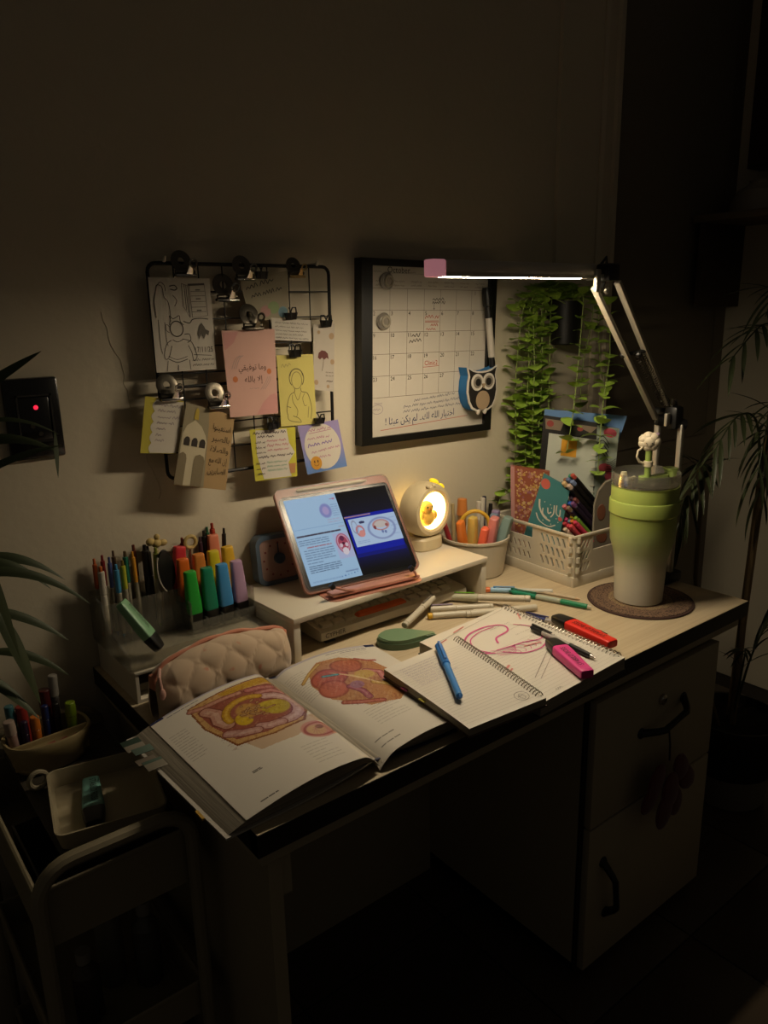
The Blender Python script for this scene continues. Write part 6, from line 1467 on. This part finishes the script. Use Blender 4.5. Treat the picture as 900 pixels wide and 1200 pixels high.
# tray bridging the basket, with a mint highlighter and a ring in it
ty = thing('plastic_tray', 'shallow cream tray resting across the trolley', 'tray', (-.093, -.290, .6582), -.20)
bb = MB(); w2, d2 = .074, .086
P0 = rrect(-w2, -d2, w2, d2, .012); P1 = rrect(-w2-.007, -d2-.007, w2+.007, d2+.007, .016); Pi = rrect(-w2+.002, -d2+.002, w2-.002, d2-.002, .011); P1i = rrect(-w2-.004, -d2-.004, w2+.004, d2+.004, .014)
n = len(P0); vs = [(x, y, 0) for x, y in P0]+[(x, y, .03) for x, y in P1]+[(x, y, .03) for x, y in P1i]+[(x, y, .003) for x, y in Pi]
fs = [tuple(range(n-1, -1, -1)), tuple(range(3*n, 4*n))]
for k in range(3):
    for i in range(n): fs.append((k*n+i, k*n+(i+1) % n, (k+1)*n+(i+1) % n, (k+1)*n+i))
bb.add(vs, fs); bb.build('tray_body', mat('tray_cream', '#a89c80', .5), ty, ang=30)
highlighter('mint green highlighter with black cap lying in the cream tray', (-.130, -.350, .6735), (-.098, -.232, .6735), '#6a9c92', text='STABILO BOSS', w=.034, t=.022)
t = thing('tape_ring', 'small cream ring standing behind the tray on the trolley', 'ring', (-.166, -.178, .658))
MB().tube([(.014*math.cos(2*PI*i/20), 0, .0185+.014*math.sin(2*PI*i/20)) for i in range(20)], .0045, 8, closed=True).build('ring', plain('#9a9078'), t)
# boat shaped caddy with pens
MB().b2((-.186, -.40, .6535), (X1-.001, -.022, .6575)).build('lid_board', mat('cart_board', '#3a342a', .6), ct_, world=True)
cd = thing('pen_caddy', 'oval cream caddy with two compartments of pens on the trolley', 'caddy', M=Matrix.Translation((-.126, -.098, .658)) @ Matrix.Rotation(.06, 4, 'Z') @ Matrix.Scale(.86, 4))
M_cad = mat('caddy_cream', '#a08e66', .45)
def ov(rx, ry, z, n=40): return [(rx*math.copysign(abs(math.cos(2*PI*i/n))**.8, math.cos(2*PI*i/n)), ry*math.copysign(abs(math.sin(2*PI*i/n))**.8, math.sin(2*PI*i/n)), z) for i in range(n)]
rings = [ov(.058, .040, 0), ov(.066, .048, .004), ov(.080, .060, .05), ov(.084, .064, .066), ov(.082, .062, .070), ov(.077, .057, .068), ov(.070, .050, .012)]
n = 40; fs = [tuple(range(n-1, -1, -1)), tuple(range(6*n, 7*n))]
for k in range(6):
    for i in range(n): fs.append((k*n+i, k*n+(i+1) % n, (k+1)*n+(i+1) % n, (k+1)*n+i))
b = MB(); b.add(sum(rings, []), fs); b.build('body', M_cad, cd, ang=60)
MB().box((0, -.022, .040), (.146, .006, .054), bev=.002).build('divider', M_cad, cd)
MB().box((.0, -.034, .036), (.108, .022, .044), bev=.003).build('front_shelf', M_cad, cd)
Mc = WM[cd]
def cpen(label, x, y, dx, zt, col, r=.006, topc=None, nm='pen'):
    a = Mc @ Vector((x, y, .016)); e = Mc @ Vector((x+dx, y+.004, zt))
    pen(label, a, e, [('barrel', 0, .7, r*.9, r, col), ('cap', .7, 1, r*1.1, r, topc or col)], nm, 'pen')
cpen('orange marker standing in the trolley caddy', -.020, -.006, .0, .108, '#c06a22', .0078)
cpen('lime green crayon-shaped marker in the trolley caddy', .048, -.004, .004, .112, '#7f9a24', .0088)
cpen('dark blue pen beside the orange marker in the caddy', .004, .010, .002, .116, '#1f2a58', .006)
cpen('red flower-topped pen in the trolley caddy', -.032, .020, -.004, .126, '#8a2a22', .009)
cpen('teal blue capped pen at the back left of the caddy', -.050, .026, -.006, .132, '#3a6a72', .0075)
cpen('white pen with red pattern at the left end of the caddy', -.058, .002, -.008, .112, '#9a7c74', .009, '#a89488')
cpen('silver round-headed stick, tallest in the trolley caddy', .028, .026, .006, .168, '#4a4644', .008, '#8f8a82')
cpen('dark red marker behind the silver stick in the caddy', .014, .028, .0, .142, '#4a1416', .010)
cpen('black pen in the middle of the trolley caddy', .026, .006, .0, .116, '#131110', .006)
cpen('purple dark pen near the left of the caddy', -.040, -.004, .0, .104, '#2c1c34', .006)
for i, (x, z_) in enumerate(((-.02, .0), (.004, .002), (.024, .001))):
    a = Mc @ Vector((x, -.043, .053)); e = Mc @ Vector((x+.024, -.036, .054))
    pen(('pink eraser stick at the left of the caddy front shelf', 'pink eraser stick in the middle of the caddy front shelf', 'pink eraser stick at the right of the caddy front shelf')[i], a, e, [('barrel', 0, 1, .005, .005, '#a0504c')], 'eraser_stick', 'eraser')
# bottles on the lower shelf
for i, (x, y, h, c, lb) in enumerate(((-.06, -.30, .16, '#5a5850', 'grey bottle on the middle shelf of the trolley'), (-.11, -.26, .19, '#6f6a5c', 'tall pale bottle on the middle shelf of the trolley'), (-.165, -.31, .13, '#4a4038', 'short brown bottle on the middle shelf of the trolley'))):
    t = thing('bottle', lb, 'bottle', (x, y, .3035))
    MB().lathe([(.0001, 0), (.020, 0), (.022, .003), (.022, h*.7), (.010, h*.82), (.010, h*.86)], 18).build('body', plain(c), t); MB().lathe([(.0115, h*.85), (.0115, h), (.0001, h)], 16).build('cap', plain('#8f8a80'), t)
t = thing('dark_bin', 'dark slim storage bin in the top of the trolley', 'bin', (-.19, -.30, .5585))
b = MB(); b.b2((-.03, -.09, 0), (.03, .09, .003)); b.b2((-.03, -.09, .003), (-.027, .09, .075)); b.b2((.027, -.09, .003), (.03, .09, .075)); b.b2((-.027, -.09, .003), (.027, -.087, .075)); b.b2((-.027, .087, .003), (.027, .09, .075)); b.build('bin_body', mat('bin_dark', '#2c2822', .6), t)

# ================================================================ shelf on the right wall
wc = thing('wall_cupboard', 'dark reddish wall cupboard edge above the shelf at upper right', 'cupboard', (2.30, -.2, 1.83))
MB().b2((2.26, -.60, 1.84), (2.344, .0, 2.60), bev=.003).build('carcass', mat('cupboard_dark', '#2c1a14', .5), wc, world=True)
MB().b2((2.245, -.59, 1.85), (2.26, -.01, 2.59), bev=.002).build('cupboard_door', mat('cupboard_dark', '#2c1a14'), wc, world=True)
sh = thing('wall_shelf', 'dark wall shelf with side panels at the upper right', 'shelf', (2.20, -.05, 1.40))
M_shf = mat('shelf_dark', '#6a5a44', .5)
MB().b2((2.06, -.30, 1.668), (2.344, .06, 1.690), bev=.002).build('board', M_shf, sh, world=True)
MB().b2((2.08, .030, 1.40), (2.344, .045, 1.668)).build('side_panel', mat('shelf_panel', '#4a3c2e', .6), sh, world=True)
MB().b2((2.08, -.28, 1.44), (2.344, -.265, 1.668)).build('side_panel', mat('shelf_panel', '#4a3c2e', .6), sh, world=True)
bo = thing('round_bowl', 'pale rounded bowl on the dark wall shelf at upper right', 'bowl', (2.24, -.06, 1.690))
MB().lathe([(.085, 0), (.088, .004), (.084, .04), (.066, .075), (.035, .094), (.03, .10), (.0001, .10)], 30).build('bowl_body', mat('bowl_pale', '#8a8070', .5), bo)
MB().lathe([(.030, .098), (.032, .106), (.0001, .106)], 24).build('foot_ring', mat('bowl_pale', '#8a8070'), bo)
